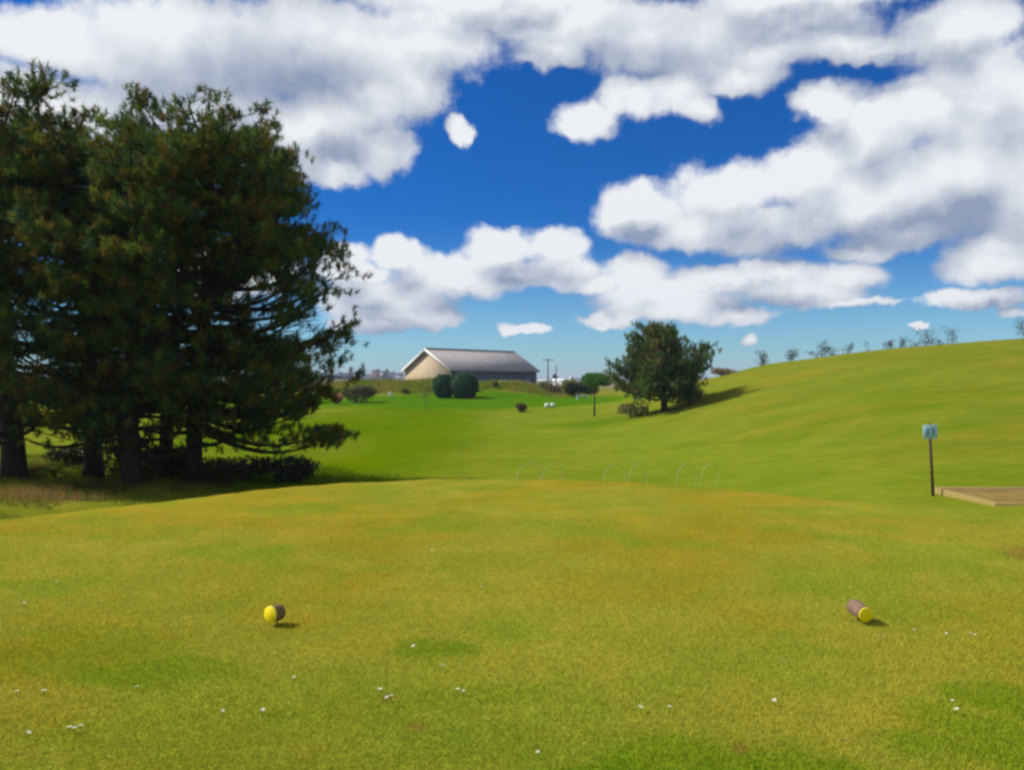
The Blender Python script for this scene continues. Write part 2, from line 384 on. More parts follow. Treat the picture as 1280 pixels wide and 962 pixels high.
    f = mixa(f, LITTER, 0.75 * pb * sstep(n2, 0.30, 0.60))
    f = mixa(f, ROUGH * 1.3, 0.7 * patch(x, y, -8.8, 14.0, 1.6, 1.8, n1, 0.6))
    m = sstep(d + 0.5 * (n2 - 0.5), -0.75, -0.1)
    edge = patch(d, d * 0, -0.9, 0, 0.8, 1, n2, 0.5)
    f = mixa(f, GREEN, 0.5 * np.clip(edge, 0, 1))
    return mixa(f, c, m)

# ------------------------------------------------------------------ materials
def new_mat(name):
    m = bpy.data.materials.new(name); m.use_nodes = True
    nt = m.node_tree; b = nt.nodes['Principled BSDF']
    return m, nt, b
def noise_node(nt, scale, detail=4, rough=0.55, coord='Object', stretch=None):
    tc = nt.nodes.new('ShaderNodeTexCoord'); t = nt.nodes.new('ShaderNodeTexNoise')
    t.inputs['Scale'].default_value = scale; t.inputs['Detail'].default_value = detail; t.inputs['Roughness'].default_value = rough
    if stretch:
        mp = nt.nodes.new('ShaderNodeMapping'); mp.inputs['Scale'].default_value = stretch
        nt.links.new(tc.outputs[coord], mp.inputs[0]); nt.links.new(mp.outputs[0], t.inputs['Vector'])
    else: nt.links.new(tc.outputs[coord], t.inputs['Vector'])
    return t
def ramp(nt, fac, stops):
    r = nt.nodes.new('ShaderNodeValToRGB'); e = r.color_ramp.elements
    while len(e) < len(stops): e.new(0.5)
    for k, (p, c) in enumerate(stops): e[k].position = p; e[k].color = (*c, 1)
    nt.links.new(fac, r.inputs[0]); return r
def mul(nt, a, b, blend='MULTIPLY', fac=1.0):
    m = nt.nodes.new('ShaderNodeMix'); m.data_type = 'RGBA'; m.blend_type = blend; m.inputs[0].default_value = fac
    nt.links.new(a, m.inputs[6]); nt.links.new(b, m.inputs[7]); return m.outputs[2]
def mat_simple(name, c, rough=0.7, var=0.25, scale=6, bump=0.0, metal=0, spec=0.3, stretch=None):
    m, nt, b = new_mat(name)
    t = noise_node(nt, scale, 5, 0.6, 'Object', stretch)
    c = np.array(c, float)
    r = ramp(nt, t.outputs[0], [(0.25, tuple(c * (1 - var))), (0.75, tuple(np.minimum(c * (1 + var), 1)))])
    nt.links.new(r.outputs[0], b.inputs['Base Color'])
    b.inputs['Roughness'].default_value = rough; b.inputs['Metallic'].default_value = metal
    b.inputs['Specular IOR Level'].default_value = spec
    if bump:
        bp = nt.nodes.new('ShaderNodeBump'); bp.inputs['Strength'].default_value = bump; bp.inputs['Distance'].default_value = 0.02
        nt.links.new(t.outputs[0], bp.inputs['Height']); nt.links.new(bp.outputs[0], b.inputs['Normal'])
    return m
def mat_tone(name, rough=0.6, spec=0.25, trans=0.0, tint=(1, 1, 1)):
    """colour comes from the 'tone' attribute (leaf to leaf, blade to blade differences)"""
    m, nt, b = new_mat(name)
    a = nt.nodes.new('ShaderNodeAttribute'); a.attribute_name = 'tone'
    nt.links.new(a.outputs['Color'], b.inputs['Base Color'])
    b.inputs['Roughness'].default_value = rough; b.inputs['Specular IOR Level'].default_value = spec
    if trans:
        tr = nt.nodes.new('ShaderNodeBsdfTranslucent'); mx = nt.nodes.new('ShaderNodeMixShader'); mx.inputs[0].default_value = trans
        nt.links.new(a.outputs['Color'], tr.inputs[0]); nt.links.new(b.outputs[0], mx.inputs[1]); nt.links.new(tr.outputs[0], mx.inputs[2])
        nt.links.new(mx.outputs[0], nt.nodes['Material Output'].inputs[0])
    return m
def mat_ground():
    m, nt, b = new_mat('turf')
    a = nt.nodes.new('ShaderNodeAttribute'); a.attribute_name = 'tone'
    t1 = noise_node(nt, 1.6, 5, 0.66); t2 = noise_node(nt, 16, 4, 0.7); t3 = noise_node(nt, 90, 2, 0.6); t4 = noise_node(nt, 0.30, 4, 0.65)
    r1 = ramp(nt, t1.outputs[0], [(0.30, (0.80, 0.90, 0.7)), (0.70, (1.18, 1.08, 1.1))])
    r2 = ramp(nt, t2.outputs[0], [(0.28, (0.76, 0.83, 0.7)), (0.50, (1.0, 1.0, 1.0)), (0.74, (1.24, 1.17, 1.2))])
    r3 = ramp(nt, t3.outputs[0], [(0.30, (0.85, 0.87, 0.8)), (0.70, (1.15, 1.14, 1.1))])
    r4 = ramp(nt, t4.outputs[0], [(0.36, (0.86, 0.92, 0.8)), (0.64, (1.13, 1.07, 1.15))])
    c = mul(nt, mul(nt, mul(nt, mul(nt, a.outputs['Color'], r4.outputs[0]), r1.outputs[0]), r2.outputs[0]), r3.outputs[0])
    nt.links.new(c, b.inputs['Base Color'])
    b.inputs['Roughness'].default_value = 0.9; b.inputs['Specular IOR Level'].default_value = 0.0
    ad = nt.nodes.new('ShaderNodeMath'); ad.operation = 'MULTIPLY_ADD'; ad.inputs[1].default_value = 2.5
    nt.links.new(t2.outputs[0], ad.inputs[0]); nt.links.new(t3.outputs[0], ad.inputs[2])
    bp = nt.nodes.new('ShaderNodeBump'); bp.inputs['Strength'].default_value = 0.35; bp.inputs['Distance'].default_value = 0.03
    nt.links.new(ad.outputs[0], bp.inputs['Height']); nt.links.new(bp.outputs[0], b.inputs['Normal'])
    return m
M_TURF = mat_ground()
M_GRASS = mat_tone('grass_blades', 0.75, 0.12, 0.25)
M_NEEDLE = mat_tone('pine_needles', 0.7, 0.06, 0.5)
M_LEAF = mat_tone('shrub_leaves', 0.6, 0.25, 0.2)
M_BARK = mat_simple('pine_bark', (0.034, 0.024, 0.014), 0.9, 0.5, 9, 0.8, stretch=(1, 1, 0.25))
M_TWIG = mat_simple('grey_twigs', (0.11, 0.085, 0.062), 0.9, 0.3, 10)

# ------------------------------------------------------------------ the ground: one sheet to the horizon
def ground():
    fa = np.radians(np.linspace(-46, 46, 620)); rest = np.radians(np.linspace(46, 314, 200)[1:-1])
    ang = np.concatenate([fa, rest]); na = len(ang)
    rad = np.concatenate([np.linspace(0.25, 2.5, 12)[:-1], np.geomspace(2.5, 5000, 350)]); nr = len(rad)
    A, Rr = np.meshgrid(ang, rad)
    x = (np.sin(A) * Rr).ravel(); y = (np.cos(A) * Rr).ravel()
    z = H(x, y)
    V = np.stack([x, y, z], 1); V = np.concatenate([V, [[0, 0, Hs(0, 0)]]])
    i = np.arange(nr - 1)[:, None] * na; k = np.arange(na)[None, :]; k2 = (k + 1) % na
    q = np.stack([i + k, i + na + k, i + na + k2, i + k2], -1).reshape(-1, 4)[:, ::-1]
    tri = np.stack([np.full(na, nr * na), (np.arange(na) + 1) % na, np.arange(na)], 1)
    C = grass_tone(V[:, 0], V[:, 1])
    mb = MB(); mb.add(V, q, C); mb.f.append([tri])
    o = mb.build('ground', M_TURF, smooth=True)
    tag(o, kind='structure')
    return o
ground()

# distant hills on the horizon
def hills():
    mb = MB(); n = 240
    u = np.linspace(-900, 2200, n)
    for (Y, base, amp, seed, c) in ((1500, 8, 12, 3, (0.075, 0.095, 0.075)), (2600, 10, 26, 9, (0.07, 0.09, 0.08))):
        x = (u - 640) / F * Y
        h = base + amp * fbm(u * 0.012, u * 0 + seed, seed, 5) * (0.35 + 0.65 * sstep(-(u - 640), -60, 60))
        rows = []
        for (dy, k) in ((-420, 0.0), (-250, 0.45), (-120, 0.85), (0, 1.0), (250, 0.7), (500, 0.0)):
            rows.append(np.stack([x, np.full(n, Y + dy), h * k * (1 + 0.08 * (fbm(u * .05, u * 0 + dy, 4) - .5)) + 0.5], 1))
        V = np.concatenate(rows)
        i = np.arange(5)[:, None] * n; k = np.arange(n - 1)[None, :]
        q = np.stack([i + k, i + k + 1, i + n + k + 1, i + n + k], -1).reshape(-1, 4)
        mb.add(V, q, c)
    o = mb.build('hills', mat_tone('hill_cover', 0.9, 0.05), smooth=True); tag(o, kind='structure')
hills()

# ------------------------------------------------------------------ trees
PINE_TONES = np.array([[0.070, 0.135, 0.030], [0.105, 0.160, 0.022], [0.160, 0.170, 0.020], [0.170, 0.120, 0.022], [0.048, 0.110, 0.046]])
def tufts(mb, P, D, rng, nneed, ln, wd, tones, spread=1.0):
    """P tuft positions, D their shoot directions: each tuft is a brush of needles"""
    n = len(P)
    P = np.repeat(P, nneed, 0); D = np.repeat(D, nneed, 0)
    r = rng.normal(size=(len(P), 3)); r /= np.linalg.norm(r, axis=1)[:, None]
    d = D * 0.75 + r * spread; d /= np.linalg.norm(d, axis=1)[:, None]
    L_ = ln * rng.uniform(0.6, 1.15, len(P))
    s = np.cross(d, rng.normal(size=(len(P), 3))); s /= np.linalg.norm(s, axis=1)[:, None] + 1e-9
    off = D * rng.uniform(-0.5, 0.5, len(P))[:, None] * ln
    b = P + off
    V = np.stack([b - s * wd / 2, b + s * wd / 2, b + d * L_[:, None] + s * wd * .15], 1).reshape(-1, 3)
    ti = np.repeat(rng.choice(len(tones), n, p=None), nneed)
    C = tones[ti] * np.repeat(rng.uniform(0.75, 1.3, n), nneed)[:, None] * rng.uniform(0.85, 1.15, len(P))[:, None]
    C = np.repeat(C, 3, 0)
    mb.add(V, np.arange(len(V)).reshape(-1, 3), C)

def pine(name, base, height, tr, env, label, group=None, seed=1, lean=(0, 0), nlimb=34, h0=0.14, flat=0.0,
         needle=(26, 0.15, 0.020), dens=1.0, tones=PINE_TONES, gaps=(), clear=None, cat='tree', fork=None, bare=14, extra=(), clumpy=False, pads=False):
    rng = np.random.default_rng(seed)
    root = empty(name, tuple(base))
    m = 12; t = np.linspace(0, 1, m)
    wob = np.cumsum(rng.normal(0, 0.012 * height, (m, 2)), 0); wob -= wob[0]
    tp = np.stack([lean[0] * t + wob[:, 0] * t, lean[1] * t + wob[:, 1] * t, -0.25 + (height * 0.97 + 0.25) * t], 1)
    rr = tr * (1 - t) ** 0.75 + 0.025; rr[0] *= 1.22; rr[1] *= 1.0
    tb = MB(); tube(tb, tp, rr, 12, wob=0.07, rng=rng)
    bb = MB(); lb = MB()
    P = []; D = []
    if fork:
        for (ha, hb, dx, dy, r0) in fork:
            a = np.array([np.interp(ha, tp[:, 2], tp[:, 0]), np.interp(ha, tp[:, 2], tp[:, 1]), ha]); b = np.array([dx, dy, hb])
            k = np.linspace(0, 1, 7)[:, None]
            pts = a + (b - a) * k + np.array([0, 0, -0.25]) * np.sin(k * np.pi) * (hb - ha) * .3
            tube(tb, pts, np.linspace(r0, 0.03, 7), 8)
    ga = rng.uniform(0, 6.28)
    for i in range(nlimb + len(extra)):
        q = (i + rng.uniform(0, 1)) / nlimb
        h = height * (h0 + (0.985 - h0) * min(q, 1) ** 0.9)
        ga += 2.4 + rng.uniform(-0.35, 0.35)
        az = ga
        if i >= nlimb: az, h = extra[i - nlimb][:2]
        dx, dy = math.cos(az), math.sin(az)
        c0 = np.array([np.interp(h, tp[:, 2], tp[:, 0]), np.interp(h, tp[:, 2], tp[:, 1]), h])
        # foliage ends higher than it starts; envelope evaluated at its end height
        Ln = env(az, h + base[2] + 0.3) * rng.uniform(0.80, 1.04)
        if Ln < 0.35: Ln = 0.35
        rise = rng.uniform(0.02, 0.28) + (0.22 * max(0, (q - 0.75)) * 4) - flat
        k = np.linspace(0, 1, 9)
        if i >= nlimb: Ln, rise = extra[i - nlimb][2:4]
        bend = rng.normal(0, 0.10) * Ln
        pts = c0 + np.stack([dx * Ln * k - dy * bend * np.sin(k * 2.5), dy * Ln * k + dx * bend * np.sin(k * 2.5), Ln * (rise * k + 0.12 * k ** 3 - 0.10 * np.sin(k * np.pi))], 1)
        r0 = min(0.016 * Ln + 0.02, 0.085)
        tube(bb, pts, np.linspace(r0 * 1.25, 0.008, 9), 6, cap=False)
        # secondary shoots
        nsec = int((5 + Ln * 3.4) * (1 + .05 * (dens > 1)))
        for j in range(nsec):
            kk = rng.uniform(0.16, 1.0) ** 0.8
            p = np.array([np.interp(kk, k, pts[:, a]) for a in range(3)])
            side = rng.choice([-1, 1]); aa = az + side * rng.uniform(0.35, 1.25)
            sl = Ln * (0.12 + 0.26 * rng.random()) * (1.15 - 0.6 * kk) + 0.22
            el_ = rng.uniform(-0.05, 0.55)
            dv = np.array([math.cos(aa) * math.cos(el_), math.sin(aa) * math.cos(el_), math.sin(el_)])
            e = p + dv * sl
            tube(bb, [p, p + dv * sl * .5 + [0, 0, -0.03], e], [0.012, 0.009, 0.004], 4, cap=False)
            nt_ = max(3, int(sl * (15 if pads else 11) * dens))
            s_ = rng.uniform(0.25, 1.08, nt_)[:, None]
            pp = p + (e - p) * s_ + rng.normal(0, 0.10 + 0.02 * Ln, (nt_, 3)) * np.array([1, 1, .6])
            if pads:                       # most needles sit in flat rounded pads at the shoot ends
                k_ = rng.random(nt_) < .72; g_ = rng.normal(0, 1, (nt_, 3)); g_ /= np.linalg.norm(g_, axis=1)[:, None]
                g_ *= rng.uniform(0, 1, (nt_, 1)) ** .45 * np.array([.36, .36, .17]) * (.75 + .12 * Ln)
                pp[k_] = (e + g_)[k_]
            dd = dv * 0.5 + np.array([0, 0, 0.75]) + rng.normal(0, .3, (nt_, 3)); dd /= np.linalg.norm(dd, axis=1)[:, None]
            P.append(pp); D.append(dd)
    # leader at the top: upright candles
    for _ in range(int(26 * dens)):
        a = rng.uniform(0, 6.28); rr_ = rng.uniform(0, 0.55); hh = height * (0.9 + 0.1 * rng.random()) - rr_ * 0.5
        p0 = np.array([tp[-1, 0] + math.cos(a) * rr_, tp[-1, 1] + math.sin(a) * rr_, hh - 0.15])
        k = np.linspace(0, 0.55, 5)[:, None]
        P.append(p0 + np.array([0.05 * math.cos(a), 0.05 * math.sin(a), 1]) * k); D.append(np.tile([0, 0, 1.0], (5, 1)))
    # dead lower twigs
    for _ in range(bare):
        h = height * rng.uniform(0.10, 0.5); a = rng.uniform(0, 6.28); Lb = rng.uniform(0.6, 2.2)
        c0 = np.array([np.interp(h, tp[:, 2], tp[:, 0]), np.interp(h, tp[:, 2], tp[:, 1]), h])
        k = np.linspace(0, 1, 5)[:, None]
        dv = np.array([math.cos(a), math.sin(a), rng.uniform(-.25, .25)])
        pts = c0 + dv * Lb * k + np.array([0, 0, -.25]) * k ** 2 + rng.normal(0, .04, (5, 3)) * k
        tube(bb, pts, np.linspace(0.022, 0.005, 5), 5, cap=False)
        for _ in range(4):
            s_ = rng.integers(1, 4); v2 = rng.normal(0, 1, 3); v2 /= np.linalg.norm(v2)
            tube(bb, [pts[s_], pts[s_] + (v2 * .4 + dv * .5) * Lb * .3], [0.008, 0.003], 4, cap=False)
    P = np.concatenate(P); D = np.concatenate(D)
    W = P + np.array(base)
    keep = np.ones(len(P), bool)
    for (gx, gz, ga_, gb_) in gaps:      # natural openings in the crown (world x, z)
        keep &= ((W[:, 0] - gx) / ga_) ** 2 + ((W[:, 2] - gz) / gb_) ** 2 + rng.normal(0, .25, len(P)) > 1
    if clumpy:      # open, clumped foliage with daylight between the clumps
        cz = fbm(W[:, 0] * 1.5 + W[:, 1] * .9 + seed, W[:, 2] * 2.3 - W[:, 1] * .4, seed, 3)
        band = np.exp(-((W[:, 2] - 3.1) / 1.9) ** 2)
        top_ = P[:, 2] > .84 * height
        keep &= top_ | ~((cz < .43 + .10 * band) & (rng.random(len(P)) < .62 + .36 * band))
    if clear is not None: keep &= clear(W, rng)
    P = P[keep]; D = D[keep]
    tufts(lb, P, D, rng, needle[0], needle[1], needle[2], tones)
    tb.build('trunk', M_BARK, root, smooth=True)
    bb.build('branches', M_BARK, root, smooth=True)
    lb.build('crown', M_NEEDLE, root)
    tag(root, label, cat, group)
    return root

GP = 'pines in the clump left of the tee'
def envtab(tab, asym=None):
    zs = np.array([a[0] for a in tab]); 
    def f(az, z):
        rt = np.interp(z, zs, [a[1] for a in tab]); lf = np.interp(z, zs, [a[2] for a in tab])
        c = math.cos(az)
        return rt * (0.5 + 0.5 * c) + lf * (0.5 - 0.5 * c)
    return f
def low_clear(lim):
    def f(W, rng):
        return W[:, 2] > lim(W[:, 0]) + rng.normal(0, .15, len(W))
    return f
# z tables: (world z, reach to the right, reach to the left)
A_ENV = envtab([(-.5, 2.2, 1.8), (0.3, 2.6, 2.2), (1.0, 2.6, 2.4), (1.8, 3.1, 2.6), (2.4, 3.0, 2.7), (3.2, 3.4, 2.8), (4.2, 3.1, 2.8), (4.9, 2.7, 2.8), (5.6, 2.4, 2.7), (6.4, 2.1, 2.5), (7.4, 1.5, 1.9), (8.3, .7, 1.0), (9.0, .3, .5)])
C_ENV = envtab([(0, 1.8, 1.8), (1, 2.2, 2.2), (3, 2.7, 2.7), (6, 2.6, 2.6), (7.5, 2.3, 2.3), (8.8, 1.5, 1.5), (9.8, .6, .6)])
D_ENV = envtab([(0, 2.2, 2.4), (1, 2.6, 3.0), (3, 3.1, 3.6), (6, 2.9, 3.4), (7.5, 2.5, 2.8), (8.8, 1.6, 2.0), (9.8, .7, .7)])
GAPS = ((-6.4, 3.75, 0.75, 0.42), (-12.2, 2.05, .7, .22), (-9.0, 2.1, .5, .22), (-11.2, 2.0, .5, .2), (-12.1, 4.9, .35, .22), (-10.0, 2.6, .25, .25), (-8.0, 4.7, .25, .18), (-11.4, 0.9, .7, .25))
def thin(z, rng, lo, hi, kmin):          # foliage thins out towards the bottom of the crown
    return rng.random(len(z)) < kmin + (1 - kmin) * np.clip((z - lo) / (hi - lo), 0, 1)
def lowA(W, rng):
    x, z = W[:, 0], W[:, 2]
    left = (x < -4.9) & thin(z + .3 * np.sin(x * 2), rng, -0.4, 1.3, .04)
    right = (x >= -4.9) & ((z > 1.15 + .1 * np.sin(x * 5)) | ((z < .55) & (z > -.4) & (rng.random(len(W)) < .75)))
    return left | right
def lowC(W, rng):
    return thin(W[:, 2] + .4 * np.sin(W[:, 0] * 1.7), rng, -0.3, 1.7, .05)
def base_at(u, Y): 
    x = (u - 640) / F * Y; return (x, Y, Hs(x, Y))
EX = [(-.15, 1.35, 3.3, -.20), (.12, 1.5, 3.2, -.20), (0.0, 3.3, 3.5, .04), (-.3, 3.1, 3.3, .0), (.25, 3.5, 3.4, .03), (-.1, 4.4, 3.0, .04), (-.1, 2.2, 3.3, .0), (.2, 2.5, 3.2, -.03), (-.4, 2.4, 3.3, -.02),
      (0, 5.3, 2.4, .06), (.3, 6.0, 2.0, .08), (-.4, 5.8, 2.1, .08), (.3, 1.9, 2.8, -.12), (-.3, 1.7, 2.8, -.12), (.0, 2.0, 3.0, -.1), (-.7, 1.8, 2.8, -.1), (.7, 1.9, 2.5, -.08)]
NK = (34, 0.165, 0.0165)
pine('pine_tree', base_at(240, 19.4), 8.2, 0.20, A_ENV, 'tall dark pine at the right end of the clump, long limbs reaching towards the barn', GP, seed=11, lean=(0.25, 0.1), nlimb=84, h0=0.10, dens=0.95, needle=NK, clumpy=True, pads=True, gaps=GAPS, clear=lowA, bare=34, extra=EX)
pine('pine_tree', base_at(165, 18.3), 7.2, 0.18, C_ENV, 'dark pine with a dense middle crown, nearest the tee edge in the clump', GP, seed=23, lean=(-0.2, 0.2), nlimb=66, h0=0.08, dens=0.95, needle=NK, clumpy=True, pads=True, gaps=GAPS, clear=lowC, bare=30)
pine('pine_tree', base_at(118, 20.0), 8.3, 0.20, C_ENV, 'tallest pine of the clump, second trunk from the left, spiky top', GP, seed=37, lean=(-0.3, 0.1), nlimb=66, h0=0.09, dens=0.95, needle=NK, clumpy=True, pads=True, gaps=GAPS, clear=lowC, bare=30)
pine('pine_tree', base_at(18, 19), 8.6, 0.25, D_ENV, 'thick trunked pine at the left end of the clump, beside dry grass', GP, seed=41, lean=(-0.6, 0.3), nlimb=74, h0=0.09, dens=0.95, needle=NK, clumpy=True, pads=True, gaps=GAPS, clear=lowC, bare=30)
pine('pine_tree', base_at(205, 21.0), 8.7, 0.17, C_ENV, 'slim pine standing at the back of the clump', GP, seed=59, lean=(0.3, 0.1), nlimb=46, h0=0.2, dens=1.7, needle=NK, clumpy=True, pads=True, gaps=GAPS, clear=lowC, bare=20)

# lone tree at the foot of the hill
M_ENV = envtab([(0, 2.2, 3.0), (.6, 2.0, 3.6), (1.4, 2.2, 3.7), (2.2, 2.6, 3.2), (2.9, 3.6, 2.1), (3.4, 3.2, 2.0), (4.2, 1.5, 1.9), (5.2, .6, .9)])
def lowM(W, rng):
    x, z = W[:, 0], W[:, 2]
    return ~((z < 0.35) & (x > 9.2)) & ~((np.abs(x - 10.9) < .45) & (np.abs(z - 3.5) < .7) & (x > 10.6)) & (z > 0.0)
MID = np.array([[0.050, 0.105, 0.022], [0.070, 0.130, 0.020], [0.120, 0.125, 0.030], [0.150, 0.110, 0.050], [0.035, 0.085, 0.035]])
pine('lone_tree', base_at(831, 50), 5.1, 0.20, M_ENV, 'lone bushy dark green tree at the foot of the hill, casting a long shadow', seed=5, lean=(-0.3, 0), nlimb=70, h0=0.12,
     needle=(13, 0.26, 0.055), dens=0.8, tones=MID * 1.4, clear=lowM, bare=6, fork=[(0.5, 4.2, 2.0, 0, 0.09), (0.6, 3.6, -1.8, .3, 0.09)])

# leafy shrubs and small trees made of leaf-sized faces on an uneven body
def leaf_cloud(mb, c, r, n, size, rng, tones, lobes=7, inner=0.35, flatb=0.0, seed=0):
    c = np.array(c, float); r = np.array(r, float)
    L_ = rng.normal(size=(lobes, 3)); L_ /= np.linalg.norm(L_, axis=1)[:, None]; L_[:, 2] = L_[:, 2] * .75 if seed == 0 else np.abs(L_[:, 2]) * .8
    lc = L_ * rng.uniform(0.35, 0.62, (lobes, 1)); lr = rng.uniform(0.38, 0.58, lobes)
    k = rng.integers(0, lobes, n)
    d = rng.normal(size=(n, 3)); d /= np.linalg.norm(d, axis=1)[:, None]
    rad = rng.uniform(inner, 1.0, n) ** 0.4
    p = lc[k] + d * (lr[k] * rad)[:, None]
    p[:, 2] = np.maximum(p[:, 2], -0.95 + rng.uniform(0, .1, n))
    P = c + p * r
    a = rng.normal(size=(n, 3)); a /= np.linalg.norm(a, axis=1)[:, None]
    b = np.cross(a, rng.normal(size=(n, 3))); b /= np.linalg.norm(b, axis=1)[:, None]
    s = size * rng.uniform(.6, 1.3, n)[:, None]
    V = np.stack([P - a * s, P + b * s * .45, P + a * s, P - b * s * .45], 1).reshape(-1, 3)
    C = tones[rng.integers(0, len(tones), n)] * rng.uniform(.8, 1.2, (n, 1)) * rng.uniform(.75, 1.2, lobes)[k][:, None]
    mb.add(V, np.arange(4 * n).reshape(-1, 4), np.repeat(C, 4, 0))

def shrub(name, u, Y, w, h, tones, label, cat='shrub', group=None, seed=1, n=2500, size=0.09, lobes=9, dz=0.0, depth=None, flowers=None, trunk=None, clipped=False):
    rng = np.random.default_rng(seed)
    b = base_at(u, Y); root = empty(name, b)
    st = MB(); lv = MB(); th = trunk or 0.0
    for k in range(1 if trunk else 7):
        a = rng.uniform(0, 6.28); rr = 0.0 if trunk else w * .22
        top = [math.cos(a) * rr * 1.2, math.sin(a) * rr, th + h * .55]
        tube(st, [(0 if trunk else rr * .3 * math.cos(a), rr * .2 * math.sin(a), -0.1), (top[0] * .4, top[1] * .4, (th + h * .4) * .5), top], [0.05 if not trunk else .085, .035 if not trunk else .06, .012], 6)
    if trunk:
        for k in range(6):
            a = rng.uniform(0, 6.28)
            tube(st, [(0, 0, th * .9), (math.cos(a) * w * .3, math.sin(a) * w * .3, th + h * .5)], [.04, .01], 5)
    if clipped:                              # an even dome of leaves down to the grass
        d = rng.normal(size=(n, 3)); d /= np.linalg.norm(d, axis=1)[:, None]
        lump = 1 + .05 * np.sin(d[:, 0] * 7 + d[:, 2] * 5) + .04 * np.sin(d[:, 1] * 9 - d[:, 2] * 8)
        Q = np.sign(d) * np.abs(d) ** .93 * (rng.uniform(.86, 1.0, n) * lump)[:, None]
        Q = np.array([0, 0, h * .47]) + Q * np.array([w / 2, w / 2, h * .53])
        a = rng.normal(size=(n, 3)); a /= np.linalg.norm(a, axis=1)[:, None]; b_ = np.cross(a, d); b_ /= np.linalg.norm(b_, axis=1)[:, None]
        s_ = size * rng.uniform(.7, 1.3, (n, 1))
        Vv = np.stack([Q - a * s_, Q + b_ * s_ * .5, Q + a * s_, Q - b_ * s_ * .5], 1).reshape(-1, 3)
        lv.add(Vv, np.arange(4 * n).reshape(-1, 4), np.repeat(tones[rng.integers(0, len(tones), n)] * rng.uniform(.8, 1.25, (n, 1)), 4, 0))
    else: leaf_cloud(lv, (0, 0, th + h * (.48 if trunk else .44)), (w / 2, (depth or w) / 2, h * .55), n, size, rng, tones, lobes, seed=1 if trunk else 0)
    st.build('trunk' if trunk else 'stems', M_TWIG, root); lv.build('crown' if trunk else 'foliage', M_LEAF, root)
    if flowers is not None:
        fb = MB(); leaf_cloud(fb, (0, -.08, h * .5), (w / 2 * 1.02, (depth or w) / 2 * 1.02, h * .54), max(60, n // 12), size * 1.1, rng, np.array([flowers]), lobes, inner=.95)
        fb.build('flowers', M_LEAF, root)['kind'] = 'stuff'
    tag(root, label, cat, group)
    return root
T_DK = np.array([[0.016, 0.075, 0.022], [0.022, 0.090, 0.018], [0.012, 0.055, 0.022]])
T_OL = np.array([[0.085, 0.100, 0.020], [0.060, 0.080, 0.018], [0.120, 0.100, 0.035]])
T_YG = np.array([[0.200, 0.250, 0.030], [0.150, 0.220, 0.020], [0.24, 0.22, 0.05]])
T_GR = np.array([[0.050, 0.190, 0.006], [0.075, 0.210, 0.008], [0.05, 0.150, 0.012]])
T_BR = np.array([[0.18, 0.105, 0.055], [0.15, 0.125, 0.035], [0.25, 0.20, 0.08]])
shrub('round_bush', 554, 83.0, 2.2, 2.5, T_DK, 'clipped dark green bush before the barn, the left and smaller of the pair', 'bush', 'clipped round bushes by the barn', 3, 6500, .10, 16, clipped=True)
shrub('round_bush', 580, 82.4, 2.9, 2.6, T_DK, 'clipped dark green bush before the barn, the right and wider of the pair', 'bush', 'clipped round bushes by the barn', 4, 9000, .10, 18, clipped=True)
shrub('flowering_shrub', 448, 72.0, 3.6, 1.75, T_OL, 'dark spreading shrub with dull pink blossom at the plateau edge, beside the pines', 'shrub', None, 6, 3600, .10, 10, flowers=(0.22, 0.13, 0.09))
shrub('red_shrub', 421, 69.5, 1.15, 1.1, np.array([[0.60, 0.03, 0.03], [0.45, 0.04, 0.03], [0.16, 0.10, 0.03]]), 'small red flowering shrub left of the dark spreading shrub', 'shrub', None, 7, 1500, .07, 7, flowers=(0.5, 0.22, 0.2))
shrub('dark_bush', 720, 84.0, 2.7, 1.9, np.array([[.030, .030, .014], [.02, .035, .014], [.05, .035, .02]]), 'low dark bush right of the barn, behind the pale tee marker box', 'bush', None, 8, 3000, .10, 9)
shrub('yellow_green_bush', 712, 92.0, 2.4, 2.3, T_YG, 'yellow green bush showing above the low dark bush', 'bush', None, 9, 2600, .11, 9)
shrub('scrub_bush', 692, 90.0, 2.6, 1.3, T_BR, 'brownish scrub bush left of the low dark bush', 'bush', None, 10, 2000, .09, 9)
shrub('scrub_bush', 681, 91.0, 1.7, 1.1, np.concatenate([T_BR, T_YG]), 'brown and green scrub bush at the right end of the grass bank', 'bush', None, 11, 1500, .09, 8)
shrub('scrub_bush', 620, 87.3, .9, .75, T_BR * .8, 'little brown bush on the bank, right of the clipped bushes', 'bush', None, 12, 700, .08, 6)
shrub('scrub_bush', 595, 86.2, .8, .55, T_BR, 'tiny brown bush at the foot of the right clipped bush', 'bush', None, 15, 500, .08, 6)
shrub('scrub_bush', 507, 86.4, .9, .6, T_OL, 'small olive bush at the foot of the left bank', 'bush', None, 16, 500, .08, 6)
shrub('small_bush', 650, 62.0, 1.25, .85, np.array([[0.20, 0.10, 0.045], [0.11, 0.11, 0.03], [0.15, 0.12, 0.04]]), 'small reddish brown bush alone on the fairway', 'bush', None, 13, 1300, .07, 7)
shrub('young_tree', 743, 55.0, 2.6, 1.35, T_GR, 'young tree with bright green crown on a bare stem, left of the lone tree', 'tree', None, 14, 2600, .085, 9, trunk=1.75)
shrub('low_bush', 792, 50.4, 2.6, 1.2, np.concatenate([T_BR, T_YG * .7]), 'low green and brown bush under the left side of the lone tree', 'bush', None, 17, 1300, .08, 8)
shrub('low_bush', 862, 50.8, 1.9, 1.2, np.concatenate([T_BR, T_OL]), 'low brownish bush under the right side of the lone tree', 'bush', None, 18, 1500, .08, 8)
shrub('hedge_bush', 738, 100.0, 5.0, 2.3, T_GR * .9, 'broad green bush behind the young tree crown', 'bush', None, 19, 3600, .12, 12)
